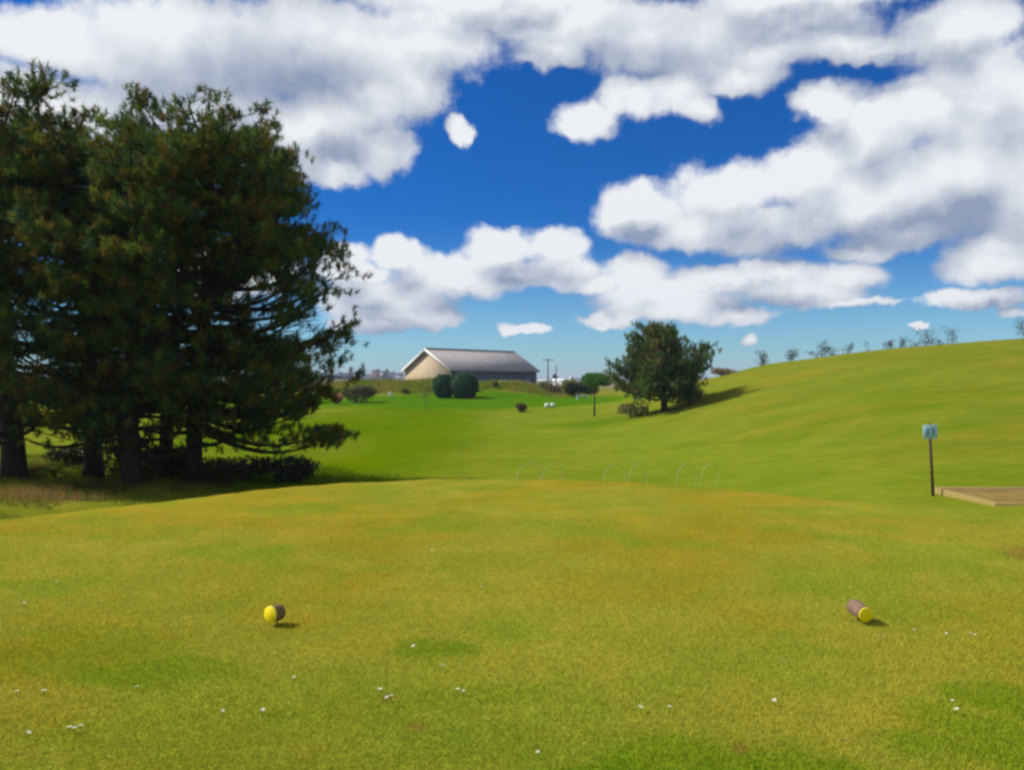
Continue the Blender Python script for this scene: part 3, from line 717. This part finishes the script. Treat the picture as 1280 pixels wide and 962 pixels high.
shrub('back_shrub', 905, 76, 3.4, .8, T_BR, 'brown shrub on the crest at the low end of the hill', 'shrub', None, 20, 1200, .1, 8)

# undergrowth below the pines, added with tones darkened to paint in the shade
def dead_bush(u, Y, w, h, seed, label, tones=T_BR):
    return shrub('undergrowth_shrub', u, Y, w, h, tones, label, 'shrub', 'shrubs under the pine clump', seed, 1800, .06, 9)

dead_bush(166, 18.9, 1.7, 1.25, 71, 'tallest shrub, toned dark for shade, at the foot of the pine nearest the tee', T_OL * .5)
dead_bush(208, 20.3, 1.7, 1.0, 72, 'shrub toned dark for shade between the two right hand pine trunks', T_OL * .5)
dead_bush(290, 20.2, 2.6, .75, 75, 'long low shrub toned dark for shade, just right of the right hand pine trunk', T_OL * .5)
dead_bush(362, 20.6, 2.4, .8, 73, 'low shrub toned dark for shade, under the hanging limb at the right of the clump', T_OL * .5)
dead_bush(88, 21.8, 1.3, .5, 74, 'smallest olive shrub, between the two left pine trunks', T_OL * .8)
# sapling on the plateau
def sapling(name, u, Y, h, label, seed, group=None, spread=0.45, tones=T_BR, leafn=260, r=0.02, size=.05, cat='sapling', flat=False):
    rng = np.random.default_rng(seed); b = base_at(u, Y); root = empty(name, b)
    st = MB(); lv = MB()
    wob = rng.normal(0, .03 * h, (6, 2)); k = np.linspace(0, 1, 6)
    tp = np.stack([wob[:, 0] * k + .08 * h * k, wob[:, 1] * k, -0.1 + (h + .1) * k], 1)
    tube(st, tp, np.linspace(r, .006, 6), 6)
    P = []
    for _ in range(22):
        hh = rng.uniform(.25, 1) * h if not flat else rng.uniform(.55, 1) * h
        a = rng.uniform(0, 6.28); Lb = spread * h * (rng.uniform(.3, 1)) * ((1.15 - hh / h) if not flat else (.35 + hh / h * .7))
        c0 = np.array([np.interp(hh, tp[:, 2], tp[:, 0]), np.interp(hh, tp[:, 2], tp[:, 1]), hh])
        e = c0 + np.array([math.cos(a) * Lb, math.sin(a) * Lb, Lb * rng.uniform(.0, .4)])
        tube(st, [c0, e], [r * .4, .003], 4); P.append(c0 + (e - c0) * rng.uniform(.3, 1.1, (8, 1)))
    P = np.concatenate(P); n = leafn; Q = P[rng.integers(0, len(P), n)] + rng.normal(0, .05 * h, (n, 3))
    a = rng.normal(size=(n, 3)); a /= np.linalg.norm(a, axis=1)[:, None]; bb = np.cross(a, rng.normal(size=(n, 3))); bb /= np.linalg.norm(bb, axis=1)[:, None]
    s = size * rng.uniform(.6, 1.3, (n, 1))
    V = np.stack([Q - a * s, Q + bb * s * .4, Q + a * s, Q - bb * s * .4], 1).reshape(-1, 3)
    lv.add(V, np.arange(4 * n).reshape(-1, 4), np.repeat(tones[rng.integers(0, len(tones), n)], 4, 0))
    st.build('trunk', M_TWIG, root); lv.build('crown', M_LEAF, root); tag(root, label, cat, group); return root
sapling('sapling', 532, 60, 2.0, 'thin brown sapling on the bright green bank in front of the clipped bushes', 3, leafn=330)

# windswept little trees on the far side of the hill
G2 = 'small trees along the hill crest'
CREST = [(950, 439, 'leftmost little tree on the hill skyline'), (988, 436, 'second little tree from the left on the hill skyline'), (1028, 427, 'flat topped little tree, tallest on the left half of the hill skyline'),
         (1058, 431, 'faint little tree right of the flat topped one on the hill skyline'), (1082, 426, 'bare thin pole of a tree in the middle of the hill skyline'), (1107, 427, 'narrow little tree right of the bare pole on the skyline'),
         (1124, 424, 'low wide little tree in the middle of the hill skyline'), (1155, 411, 'broad double crowned little tree on the right part of the skyline'), (1188, 412, 'round little tree right of the broad double crowned one'), (1276, 398, 'tree on the hill skyline at the right edge of the photo')]
for i, (u, vt, lab) in enumerate(CREST):
    Y = 128 + (i * 37 % 11); b = base_at(u, Y); top = EYE - (vt - 478) / F * Y
    thin = i == 4
    sapling('crest_tree', u, Y, (top - b[2]) * .97, lab, 90 + i, G2, spread=.06 if thin else (.34 if i == 7 else .24),
            tones=np.array([[.035, .05, .03], [.05, .06, .035]]), leafn=60 if thin else 380, r=.08, size=.14, cat='tree', flat=True)
for i, (u, h, lab) in enumerate([(1040, 3.0, 'low scrub right of the flat topped tree on the skyline'), (1018, 2.6, 'low scrub left of the flat topped tree on the skyline'), (1172, 2.2, 'low scrub between the two right skyline trees'), (1140, 2.4, 'low scrub left of the broad double crowned skyline tree')]):
    b = base_at(u, 126); sil = EYE + (478 - (478 - 0)) * 0
    top = EYE + (478 - np.interp(u, [940, 1000, 1100, 1200, 1280], [460, 449, 435, 428, 423]) + 5) / F * 126
    sapling('crest_scrub', u, 126, top - b[2], lab, 120 + i, 'scrub along the hill crest', spread=.5, tones=np.array([[.04, .05, .03]]), leafn=300, r=.05, size=.13, cat='shrub', flat=True)

# ------------------------------------------------------------------ the barn
def barn():
    th = R(45); Lx = np.array([math.cos(th), math.sin(th)]); Wx = np.array([-math.sin(th), math.cos(th)])
    C0 = np.array([-11.6, 150.0]); LEN, WID = 23.7, 13.9; ZE, ZR = 4.15, 8.05; zg = -0.6
    root = empty('barn', (C0[0], C0[1], 0.0), th)       # local x along the long wall, local y along the gable
    def P(l, w, z): return (l, w, z)
    gab = mat_simple('gable_render', (0.50, 0.385, 0.255), 0.9, 0.10, 0.8)
    side = mat_simple('side_cladding_shade', (0.055, 0.085, 0.115), 0.6, 0.15, 1.2)  # dark blue puts the long wall's shade into its colour
    roofm = mat_simple('roof_sheets', (0.27, 0.25, 0.25), 0.75, 0.14, 0.7, 0.2)
    white = mat_simple('white_board', (0.80, 0.78, 0.74), 0.6, 0.05, 3)
    def gable(l, s, name):
        m = MB(); t = 0.25 * s
        a = [P(l, 0, zg), P(l, WID, zg), P(l, WID, ZE), P(l, WID / 2, ZR - .12), P(l, 0, ZE)]
        b = [(p[0] + t, p[1], p[2]) for p in a]
        m.add(a + b, [[0, 1, 2, 3, 4], [9, 8, 7, 6, 5]] + [[i, i + 5, (i + 1) % 5 + 5, (i + 1) % 5] for i in range(5)])
        o = m.build(name, gab, root); return o
    gable(0, 1, 'gable_wall'); gable(LEN, -1, 'gable_wall')
    for w in (0.13, WID - 0.13):
        m = MB(); box(m, (LEN / 2, w, (zg + ZE - .15) / 2), (LEN - .52, .24, ZE - .15 - zg))
        x = .6
        while w < 1 and x < LEN - .5:                    # vertical ribs of the cladding
            box(m, (x, w - .14, (zg + ZE) / 2 - .1), (.07, .05, ZE - .3 - zg)); x += .75
        m.build('side_wall', side, root)
    # roof: two sloping slabs with ribs
    for s in (0, 1):
        m = MB(); ov = 0.5; oe = 0.45
        y0, y1 = (-ov, WID / 2) if s == 0 else (WID + ov, WID / 2)
        sl = (ZR - ZE) / (WID / 2); z0 = ZE - sl * ov
        a = [(-oe, y0, z0), (LEN + oe, y0, z0), (LEN + oe, y1, ZR), (-oe, y1, ZR)]
        b = [(p[0], p[1], p[2] + .16) for p in a]
        m.add(a + b, [[3, 2, 1, 0], [4, 5, 6, 7], [0, 1, 5, 4], [1, 2, 6, 5], [2, 3, 7, 6], [3, 0, 4, 7]])
        x = 0.0
        while x < LEN:
            q = [(x, y0, z0 + .163), (x + .09, y0, z0 + .163), (x + .09, y1, ZR + .163), (x, y1, ZR + .163)]; q2 = [(p[0], p[1], p[2] + .05) for p in q]
            m.add(q + q2, [[4, 5, 6, 7], [0, 1, 5, 4], [1, 2, 6, 5], [2, 3, 7, 6], [3, 0, 4, 7]]); x += 1.0
        m.build('roof', roofm, root)
        v = MB()                                         # white verge board on the gable end
        for xx in (-oe - .06,):
            a = [(xx, y0, z0 - .34), (xx, y1, ZR - .34), (xx, y1, ZR + .20), (xx, y0, z0 + .20)]; b = [(p[0] + .055, p[1], p[2]) for p in a]
            v.add(a + b, [[0, 1, 2, 3], [7, 6, 5, 4], [0, 4, 5, 1], [1, 5, 6, 2], [2, 6, 7, 3], [3, 7, 4, 0]])
        v.build('verge_board', white, root)
    m = MB(); box(m, (LEN / 2, WID / 2, ZR + .22), (LEN + .9, .35, .12)); m.build('ridge_cap', roofm, root)
    m = MB(); tube(m, [(-.3, -.56, ZE - .32), (LEN + .3, -.56, ZE - .32)], .09, 8); m.build('gutter', mat_simple('gutter_grey', (.16, .16, .17), .5, .1), root)
    m = MB(); tube(m, [(.15, -.12, ZE - .3), (.15, -.12, zg)], .06, 8); m.build('downpipe', mat_simple('pale_pipe', (.5, .5, .48), .5, .1), root)
    # big sliding door and small windows on the shaded side
    dark = mat_simple('door_blue', (0.020, 0.045, 0.085), .5, .2, 2); gl = mat_simple('window_glass', (0.10, 0.17, 0.26), .12, .1, 1, spec=.6)
    for (x, w, h) in ((20.2, 4.0, 3.2),):
        m = MB(); box(m, (x, -.10, zg + h / 2), (w, .12, h), bev=.02); d = m.build('door', dark, root)
        m = MB(); box(m, (x + .5, -.18, zg + 2.3), (1.6, .04, 1.1), bev=.01); m.build('window', gl, d)
    for x in (4.5, 9.0, 13.5):
        m = MB(); box(m, (x, -.06, 1.9), (1.5, .10, 1.0)); f = m.build('window', white if False else dark, root)
        m = MB(); box(m, (x, -.12, 1.9), (1.3, .03, .8)); m.build('pane', gl, f)
    tag(root, 'long barn with tan gable, white verge boards and grey roof beyond the green', 'barn')
barn()

# white van by the barn
def van(u, Y):
    b = base_at(u, Y); x = b[0]; root = empty('parked_van', b, R(40))
    wh = mat_simple('van_paint', (.75, .76, .78), .35, .03, 1, spec=.5); bl = mat_simple('tyre_rubber', (.03, .03, .03), .8, .1); g = mat_simple('van_glass', (.04, .06, .08), .1, .05, spec=.6)
    prof = [(-2.3, .35), (2.2, .35), (2.35, .8), (2.2, 1.15), (1.5, 1.3), (.95, 2.0), (-2.2, 2.1), (-2.35, 1.8)]
    m = MB(); n = len(prof)
    v = [(p[0], s * .93, p[1]) for s in (-1, 1) for p in prof]
    m.add(v, [list(range(n)), list(range(2 * n - 1, n - 1, -1))] + [[i, i + n, (i + 1) % n + n, (i + 1) % n] for i in range(n)])
    m.build('body', wh, root)
    m = MB(); m.add([(1.47, -.8, 1.35), (1.47, .8, 1.35), (1.0, .8, 1.95), (1.0, -.8, 1.95)], [[0, 1, 2, 3]]); 
    o = m.build('windscreen', g, root); o.location = (.03, 0, .02)
    for (wx, wy) in ((1.45, -.85), (1.45, .85), (-1.45, -.85), (-1.45, .85)):
        m = MB(); tube(m, [(wx, wy - .12, .33), (wx, wy + .12, .33)], .33, 16); m.build('wheel', bl, root)
    tag(root, 'white van parked in front of the dark long wall of the barn', 'van')
van(642, 138)

# utility poles
def pole(u, Y, vt, arm, label, transformer=False):
    x = (u - 640) / F * Y; zt = EYE - (vt - 478) / F * Y; zb = Hs(x, Y)
    root = empty('utility_pole', (x, Y, zb)); wood = mat_simple('pole_wood', (.12, .09, .07), .9, .2, 5)
    m = MB(); tube(m, [(0, 0, -.3), (0, 0, zt - zb)], [.17, .12], 10); m.build('pole', wood, root)
    if arm:
        m = MB(); box(m, (0, -.16, zt - zb - .35), (arm, .12, .14)); a = m.build('crossarm', wood, root)
        im = mat_simple('insulator', (.2, .16, .14), .3, .1)
        for k in (-.45, -.15, .15, .45):
            m = MB(); tube(m, [(arm * k, -.16, zt - zb - .28), (arm * k, -.16, zt - zb - .05)], [.05, .03], 6); m.build('insulator', im, a)
    if transformer:
        m = MB(); h = (zt - zb) * .55; tube(m, [(-.45, 0, h - .5), (-.45, 0, h - .45), (-.45, 0, h + .45), (-.45, 0, h + .5)], [.25, .33, .33, .25], 12); m.build('transformer', mat_simple('transformer_grey', (.08, .1, .1), .5, .1), root)
    tag(root, label, 'utility pole', 'utility poles right of the barn'); return np.array([x, Y, zt])
pA = pole(685, 180, 448, 2.4, 'taller utility pole with a wide crossarm, right of the barn')
pB = pole(695, 178, 457, 0, 'shorter utility pole carrying a transformer, right of the barn', True)

# far houses (right of the poles) and the town on the left horizon
def house(u, Y, w, h, rise, wall, roof, label, rz=0.0, base=None, group=None, d=None):
    x = (u - 640) / F * Y; z = Hs(x, Y) if base is None else base
    root = empty('house', (x, Y, z), rz); d = d or w * .6
    m = MB(); box(m, (0, 0, h / 2 - .5), (w, d, h + 1)); m.build('wall', wall, root)
    m = MB(); a = [(-w / 2 - .3, -d / 2 - .3, h), (w / 2 + .3, -d / 2 - .3, h), (w / 2 + .3, d / 2 + .3, h), (-w / 2 - .3, d / 2 + .3, h), (-w / 2 - .3, 0, h + rise), (w / 2 + .3, 0, h + rise)]
    m.add(a, [[3, 2, 1, 0], [0, 1, 5, 4], [2, 3, 4, 5], [1, 2, 5], [3, 0, 4]]); rf = m.build('roof', roof, root)
    m = MB(); box(m, (w * .3, 0, h + rise + .1), (.9, .9, 1.4)); m.build('chimney', wall, rf)
    for k in (-.3, .05, .33):
        m = MB(); box(m, (w * k, -d / 2 - .02, h * .55), (w * .11, .1, h * .3)); m.build('window', M_WIN, root)
    tag(root, label, 'house', group)
M_WIN = mat_simple('far_glass', (.03, .04, .06), .2, .1)
W1 = mat_simple('pale_render', (.62, .60, .56), .8, .06); W2 = mat_simple('grey_render', (.30, .30, .32), .8, .06); W3 = mat_simple('brick_red', (.24, .12, .09), .85, .1)
RF1 = mat_simple('slate', (.09, .09, .11), .6, .1); RF2 = mat_simple('white_sheet_roof', (.78, .78, .78), .6, .04); RF3 = mat_simple('pale_roof', (.36, .40, .40), .6, .06)
house(706, 230, 6.5, 1.6, .8, W1, RF2, 'low building with a bright white roof, right of the poles', 0, None)
house(687, 235, 6.5, 1.4, 1.0, W2, RF3, 'low building with a pale grey roof behind the utility poles', 0, None)
GT = 'houses of the town on the left horizon'
TOWN = [(432, W2, RF1, 9, 6, 'small grey town house on the horizon, leftmost one clear of the pines'), (447, W1, RF1, 12, 5, 'pale low town house on the horizon above the dark spreading shrub'), (460, W2, RF3, 14, 6, 'wide grey house on the horizon, left of the red house'), (470, W3, RF1, 9, 8, 'dark red town house on the horizon'), (479, W1, RF1, 8, 9, 'tallest pale house on the horizon left of the barn'), (488, W2, RF1, 13, 6, 'grey house on the horizon, second from the barn gable'), (499, W1, RF1, 10, 6, 'pale town house on the horizon, nearest the barn gable')]
for i, (u, w, rf, ww, hh, lab) in enumerate(TOWN):
    Y = 960 + 37 * (i % 3); house(u, Y, ww, hh, 3.0, w, rf, lab, (i % 3 - 1) * .4, 4.4 + (i % 2) * 2, GT)
for i, (u, hh, lab) in enumerate(((438, 15, 'hazy tall tree on the horizon just right of the pines'), (452, 20, 'hazy narrow poplar rising from the horizon left of the barn'), (483, 12, 'rounded far tree on the horizon between town houses'))):
    sapling('horizon_tree', u, 930, hh, lab, 140 + i, None, spread=(.12 if i == 1 else .25), tones=np.array([[.035, .05, .03], [.05, .06, .035]]), leafn=900, r=.35, size=.9, cat='tree')
rngw = np.random.default_rng(9)
mb = MB()
for _ in range(70):
    u = rngw.uniform(-400, 505) if rngw.random() < .6 else rngw.uniform(420, 505)
    Y = rngw.uniform(850, 1250); x = (u - 640) / F * Y
    leaf_cloud(mb, (x, Y, 5 + rngw.uniform(0, 4)), (rngw.uniform(5, 12), 6, rngw.uniform(3, 7)), 160, 1.3, rngw, np.array([[.03, .045, .025], [.05, .055, .03]]), 5)
tag(mb.build('woodland', M_LEAF), 'far dark woodland strip along the horizon left of the barn', 'woodland', kind='stuff')

# ------------------------------------------------------------------ tee markers: short logs with yellow painted ends
def log_marker(px, py, rz, pitch, label, lift, tone=(0.20, 0.12, 0.10), ln=0.17, r=0.052):
    root = empty('tee_marker', (px, py, Hs(px, py)), rz)     # local -y is the painted end
    rng = np.random.default_rng(int(abs(px) * 100))
    wood = mat_simple('log_bark', tone, .85, .35, 30, .6); yel = mat_simple('yellow_paint', (0.93, 0.74, 0.003), .45, .06, 25, .1, spec=.4)
    m = MB(); k = np.linspace(0, 1, 6)
    cp, sp = math.cos(pitch), math.sin(pitch)
    c = lambda t: (0, -cp * ln / 2 + cp * ln * t, lift + sp * ln / 2 - sp * ln * t)
    tube(m, [c(t) for t in k], [r * .97, r, r * .99, r, r * 1.01, r * .97], 28, wob=.02, rng=rng); m.build('log', wood, root, smooth=False)
    m = MB(); e = np.array(c(0)); dirv = np.array([0, -cp, sp])
    tube(m, [e + dirv * .0005, e + dirv * .004, e + dirv * .007], [r * 1.0, r * 1.0, r * .94], 28); m.build('painted_end', yel, root)
    m = MB(); tube(m, [(0, 0.02, -.06), (0, .02, lift - r * .6)], .005, 8); m.build('spike', mat_simple('rusty_steel', (.10, .07, .05), .6, .3, 40, metal=.6), root)
    tag(root, label, 'tee marker', 'yellow ended tee markers')
log_marker(-1.565, 5.28, R(-25), R(5), 'left tee marker, a short bark log with bright yellow painted end', .078, tone=(.16, .12, .05), ln=.085, r=.053)
log_marker(2.33, 5.36, R(8), R(-6), 'right tee marker, a short pinkish brown log with yellow painted end', .078, tone=(.21, .13, .09), ln=.15, r=.051)

# ------------------------------------------------------------------ number sign on a post
def sign():
    Y = 12.0; x = (1167.5 - 640) / F * Y; zb = Hs(x, Y)
    root = empty('tee_sign', (x, Y, zb)); rust = mat_simple('brown_post', (.085, .055, .028), .85, .3, 12)
    zt = EYE - (529 - 478) / F * Y - zb
    lx = (1161.5 - 1167.5) / F * Y
    m = MB(); tube(m, [(0, 0, -.2), (lx, 0, zt)], [.024, .021], 10); m.build('post', rust, root)
    m = MB(); zc = EYE - (539.5 - 478) / F * Y - zb
    box(m, (lx, -.032, zc), (.215, .014, .205), bev=.005); pl = m.build('plate', mat_simple('pale_blue_plate', (.36, .56, .60), .5, .06, 8), root)
    blue = mat_simple('blue_digits', (.13, .26, .36), .5, .05, 8)
    m = MB()
    for dx in (-.040, .040): box(m, (lx + dx, -.0412, zc), (.034, .003, .11), bev=.001)
    m.build('digits', blue, pl)
    tag(root, 'small pale blue plate with two blue strokes on a leaning brown post', 'sign')
sign()

# ------------------------------------------------------------------ timber edged practice mat on the right
def platform():
    tim = mat_simple('edge_timber', (.30, .22, .06), .85, .2, 6, .3, stretch=(1, 6, 6)); matm = mat_simple('worn_mat', (.185, .120, .026), .95, .28, 5, .4)
    rz = R(0); c = np.array([6.44, 10.66]); W, D = 3.2, 1.62
    root = empty('mat_platform', (c[0], c[1], 0.0), rz); zt = .0
    z0 = -0.25
    for (name, cc, s) in (('edge_board', (W / 2, 0.04, (zt + z0) / 2), (W, .08, zt - z0)), ('edge_board', (W / 2, D - .04, (zt + z0) / 2), (W, .08, zt - z0)), ('edge_board', (.04, D / 2, (zt + z0) / 2 + .003), (.076, D - .165, zt - z0)), ('edge_board', (W - .04, D / 2, (zt + z0) / 2 + .003), (.076, D - .165, zt - z0))):
        m = MB(); box(m, cc, s, bev=.006); m.build(name, tim, root)
    m = MB(); box(m, (W / 2, D / 2, (zt + z0) / 2 - .01), (W - .165, D - .165, zt - z0)); m.build('mat', matm, root)
    tag(root, 'worn brown mat framed in pale timber, set in the grass beside the sign post', 'platform')
platform()

# ------------------------------------------------------------------ wire hoops beyond the tee
wire = mat_simple('white_wire', (.42, .47, .25), .5, .04, 10)
HO = 'white wire hoops beyond the tee'
hl = ['first and leftmost white wire hoop beyond the tee edge', 'second white wire hoop from the left, close beside the first', 'third white wire hoop from the left, in the middle pair', 'fourth white wire hoop from the left, in the middle pair', 'fifth white wire hoop from the left, in the right pair', 'sixth and rightmost white wire hoop beyond the tee edge']
for i, u0 in enumerate((641, 670, 745, 776, 834, 862)):
    Y = 13.9; x = (u0 + 18 - 640) / F * Y; zb = Hs(x, Y); top = EYE - (578.5 - 478) / F * Y
    root_z = zb; m = MB(); w = .26; hh = top - zb
    a = np.linspace(math.pi, 0, 19); pts = [(-w, 0, -.08)] + [(w * math.cos(t), 0, hh - w * 1.0 + w * math.sin(t)) for t in a] + [(w, 0, -.08)]
    tube(m, pts, .0040, 6); o = m.build('wire_hoop', wire, loc=(x, Y, zb)); o.rotation_euler = (R(4), R(6 + i % 3 * 3), R(38 + 6 * (i % 2)))
    tag(o, hl[i], 'hoop', HO)

# white things on the plateau
def marker_box(name, u, Y, s, col, label, parts):
    b = base_at(u, Y); root = empty(name, b); mt = mat_simple(name + '_paint', col, .5, .05, 4)
    for (n, cc, sz) in parts:
        m = MB(); box(m, cc, sz, bev=min(sz) * .12); m.build(n, mt, root)
    tag(root, label, 'marker')
marker_box('white_board', 487.5, 84.5, 1, (.80, .82, .74), 'small white board on two short legs before the left grass bank', [('board', (0, 0, .36), (.42, .05, .34)), ('leg', (-.14, 0, .07), (.04, .04, .24)), ('leg', (.14, 0, .07), (.04, .04, .24))])
def white_marker(u, lab):
    b = base_at(u, 66); m = MB(); tube(m, [(0, 0, 0), (0, 0, .05), (0, 0, .28), (0, 0, .38)], [.15, .22, .24, .10], 14)
    o = m.build('white_tee_marker', mat_simple('white_marker_paint', (.62, .66, .52), .5, .05), loc=b, smooth=True); tag(o, lab, 'tee marker', 'white tee markers on the plateau')
white_marker(684, 'left white tee marker on the plateau, below the scrub bushes'); white_marker(691, 'right white tee marker on the plateau, below the scrub bushes')
marker_box('pale_bench', 727, 74, 1, (.52, .62, .72), 'low pale blue bench in front of the low dark bush', [('seat', (0, 0, .42), (1.05, .36, .07)), ('leg', (-.42, 0, .19), (.08, .32, .38)), ('leg', (.42, 0, .19), (.08, .32, .38))])

# ------------------------------------------------------------------ daisies on the tee
def daisy(i, u, v):
    Y = EYE * F / (v - 478); x = (u - 640) / F * Y
    rng = np.random.default_rng(i + 500); z = Hs(x, Y)
    root = empty('daisy', (x, Y, z), rng.uniform(0, 6)); tl = (rng.uniform(-.4, .4), rng.uniform(-.4, .4))
    h = .030; r = .0085 * rng.uniform(.8, 1.25) * (1.0 + .02 * Y)
    m = MB(); tube(m, [(0, 0, -.01), (0, 0, h)], .0013, 5); m.build('stem', M_STEM, root)
    m = MB(); n = 12
    for k in range(n):
        a = k * 2 * math.pi / n; c, s = math.cos(a), math.sin(a); px, py = -s, c
        m.add([(c * r * .3 + px * r * .08, s * r * .3 + py * r * .08, h), (c * r * .3 - px * r * .08, s * r * .3 - py * r * .08, h), (c * r - px * r * .2, s * r - py * r * .2, h + r * .25 + c * tl[0] * r), (c * r * 1.12, s * r * 1.12, h + r * .25 + c * tl[0] * r), (c * r + px * r * .2, s * r + py * r * .2, h + r * .25 + c * tl[0] * r)], [[0, 1, 2, 3, 4]])
    m.build('petals', M_PETAL, root)
    m = MB(); tube(m, [(0, 0, h - .001), (0, 0, h + .002), (0, 0, h + .004)], [r * .34, r * .36, r * .15], 8); m.build('centre', M_DISC, root)
    tag(root, 'small white daisy flower in the short grass of the tee', 'daisy', 'daisies in the tee grass')
M_STEM = mat_simple('daisy_stem', (.08, .14, .02), .7, .1, 20); M_PETAL = mat_simple('daisy_petals', (.82, .82, .76), .6, .03, 20); M_DISC = mat_simple('daisy_disc', (.7, .5, .02), .7, .1, 20)
DZ = [(602, 738), (86, 916), (92, 917), (100, 914), (35, 923), (54, 870), (20, 871), (170, 864), (278, 895), (328, 893), (367, 852), (475, 867), (483, 877), (489, 875), (553, 836), (516, 812), (572, 867), (579, 869), (968, 882), (980, 832),
      (837, 890), (672, 947), (1191, 884), (1196, 895), (1143, 792), (1183, 797), (1213, 797), (1219, 799), (70, 733), (652, 690), (540, 692), (148, 648), (345, 629), (415, 627), (300, 664), (801, 890), (1101, 800), (30, 760)]
for i, (u, v) in enumerate(DZ): daisy(i, u, v)

# ------------------------------------------------------------------ grass blades: short turf near the camera, long rough round the pines
def blades(name, X, Yv, hgt, wid, rng, tonef, lean=.6, kind_label='', cat='grass'):
    n = len(X); Z = H(X, Yv)
    a = rng.uniform(0, 2 * np.pi, n); dx, dy = np.cos(a), np.sin(a)
    h = hgt * rng.uniform(.45, 1.2, n); w = wid * rng.uniform(.6, 1.3, n)
    b = rng.uniform(0, 2 * np.pi, n); le = lean * h * rng.uniform(.2, 1.2, n)
    B = np.stack([X, Yv, Z - .003], 1); S = np.stack([dx * w / 2, dy * w / 2, 0 * w], 1)
    T = np.stack([np.cos(b) * le, np.sin(b) * le, h], 1)
    V = np.stack([B - S, B + S, B + T], 1).reshape(-1, 3)
    C = tonef(X, Yv) * rng.uniform(.88, 1.2, (n, 1))
    m = MB(); m.add(V, np.arange(3 * n).reshape(-1, 3), np.repeat(C, 3, 0))
    o = m.build(name, M_GRASS); tag(o, kind_label, cat, kind='stuff')
rg = np.random.default_rng(77)
def wedge(n, y0, y1, p=1.6):
    t = rg.random(n) ** p; y = y0 * (y1 / y0) ** t; s = rg.uniform(-.72, .72, n); return s * y, y
X, Yv = wedge(330000, 2.6, 9.5, 1.0)
blades('grass', X, Yv, .022, .0045, rg, lambda x, y: grass_tone(x, y) * np.array([1.7, 1.58, 1.4]), .9, 'short mown yellowing grass of the tee')
n = 52000
X = rg.uniform(-15, -3.2, n); Yv = rg.uniform(9.8, 24, n)
dd = tee_dist(X, Yv); dens = (fbm(X * .7, Yv * .7, 12) > .42) & (dd < -.5)
X, Yv = X[dens], Yv[dens]
blades('rough_grass', X, Yv, .13, .012, rg, lambda x, y: grass_tone(x, y) * .95, .7, 'rough grass under and before the pines')
# tall dry grass at the left edge of the tee
n = 1500; cx = rg.normal(0, 1, n); cy = rg.normal(0, 1, n)
X = -8.5 + cx * .45; Yv = 14.3 + cy * .55; k = (tee_dist(X, Yv) < -.3); X, Yv = X[k], Yv[k]
blades('dry_grass', X, Yv, .24, .012, rg, lambda x, y: np.array([[.42, .24, .07], [.36, .15, .06], [.30, .26, .09], [.20, .20, .05]])[rg.integers(0, 4, len(x))], .5, 'tall dry orange grass between the tee edge and the left pine')
# tufts over the banks
n = 26000; X = rg.uniform(-22, 8, n); Yv = rg.uniform(86.5, 97, n)
blades('bank_grass', X, Yv, .38, .06, rg, lambda x, y: grass_tone(x, y) * 1.35, .7, 'long olive grass covering the banks behind the green')

# ------------------------------------------------------------------ the sea-side air: even pale haze over the whole land
def haze():
    mb = MB(); box(mb, (0, 0, 20.0), (12400, 12400, 46.0)); 
    m = bpy.data.materials.new('haze_air'); m.use_nodes = True; nt = m.node_tree; nt.nodes.clear()
    o = nt.nodes.new('ShaderNodeOutputMaterial'); v = nt.nodes.new('ShaderNodeVolumePrincipled')
    v.inputs['Color'].default_value = (0.74, 0.84, 1.0, 1); v.inputs['Density'].default_value = 0.00030
    nt.links.new(v.outputs[0], o.inputs['Volume'])
    ob = mb.build('haze', m); tag(ob, kind='stuff')
haze()
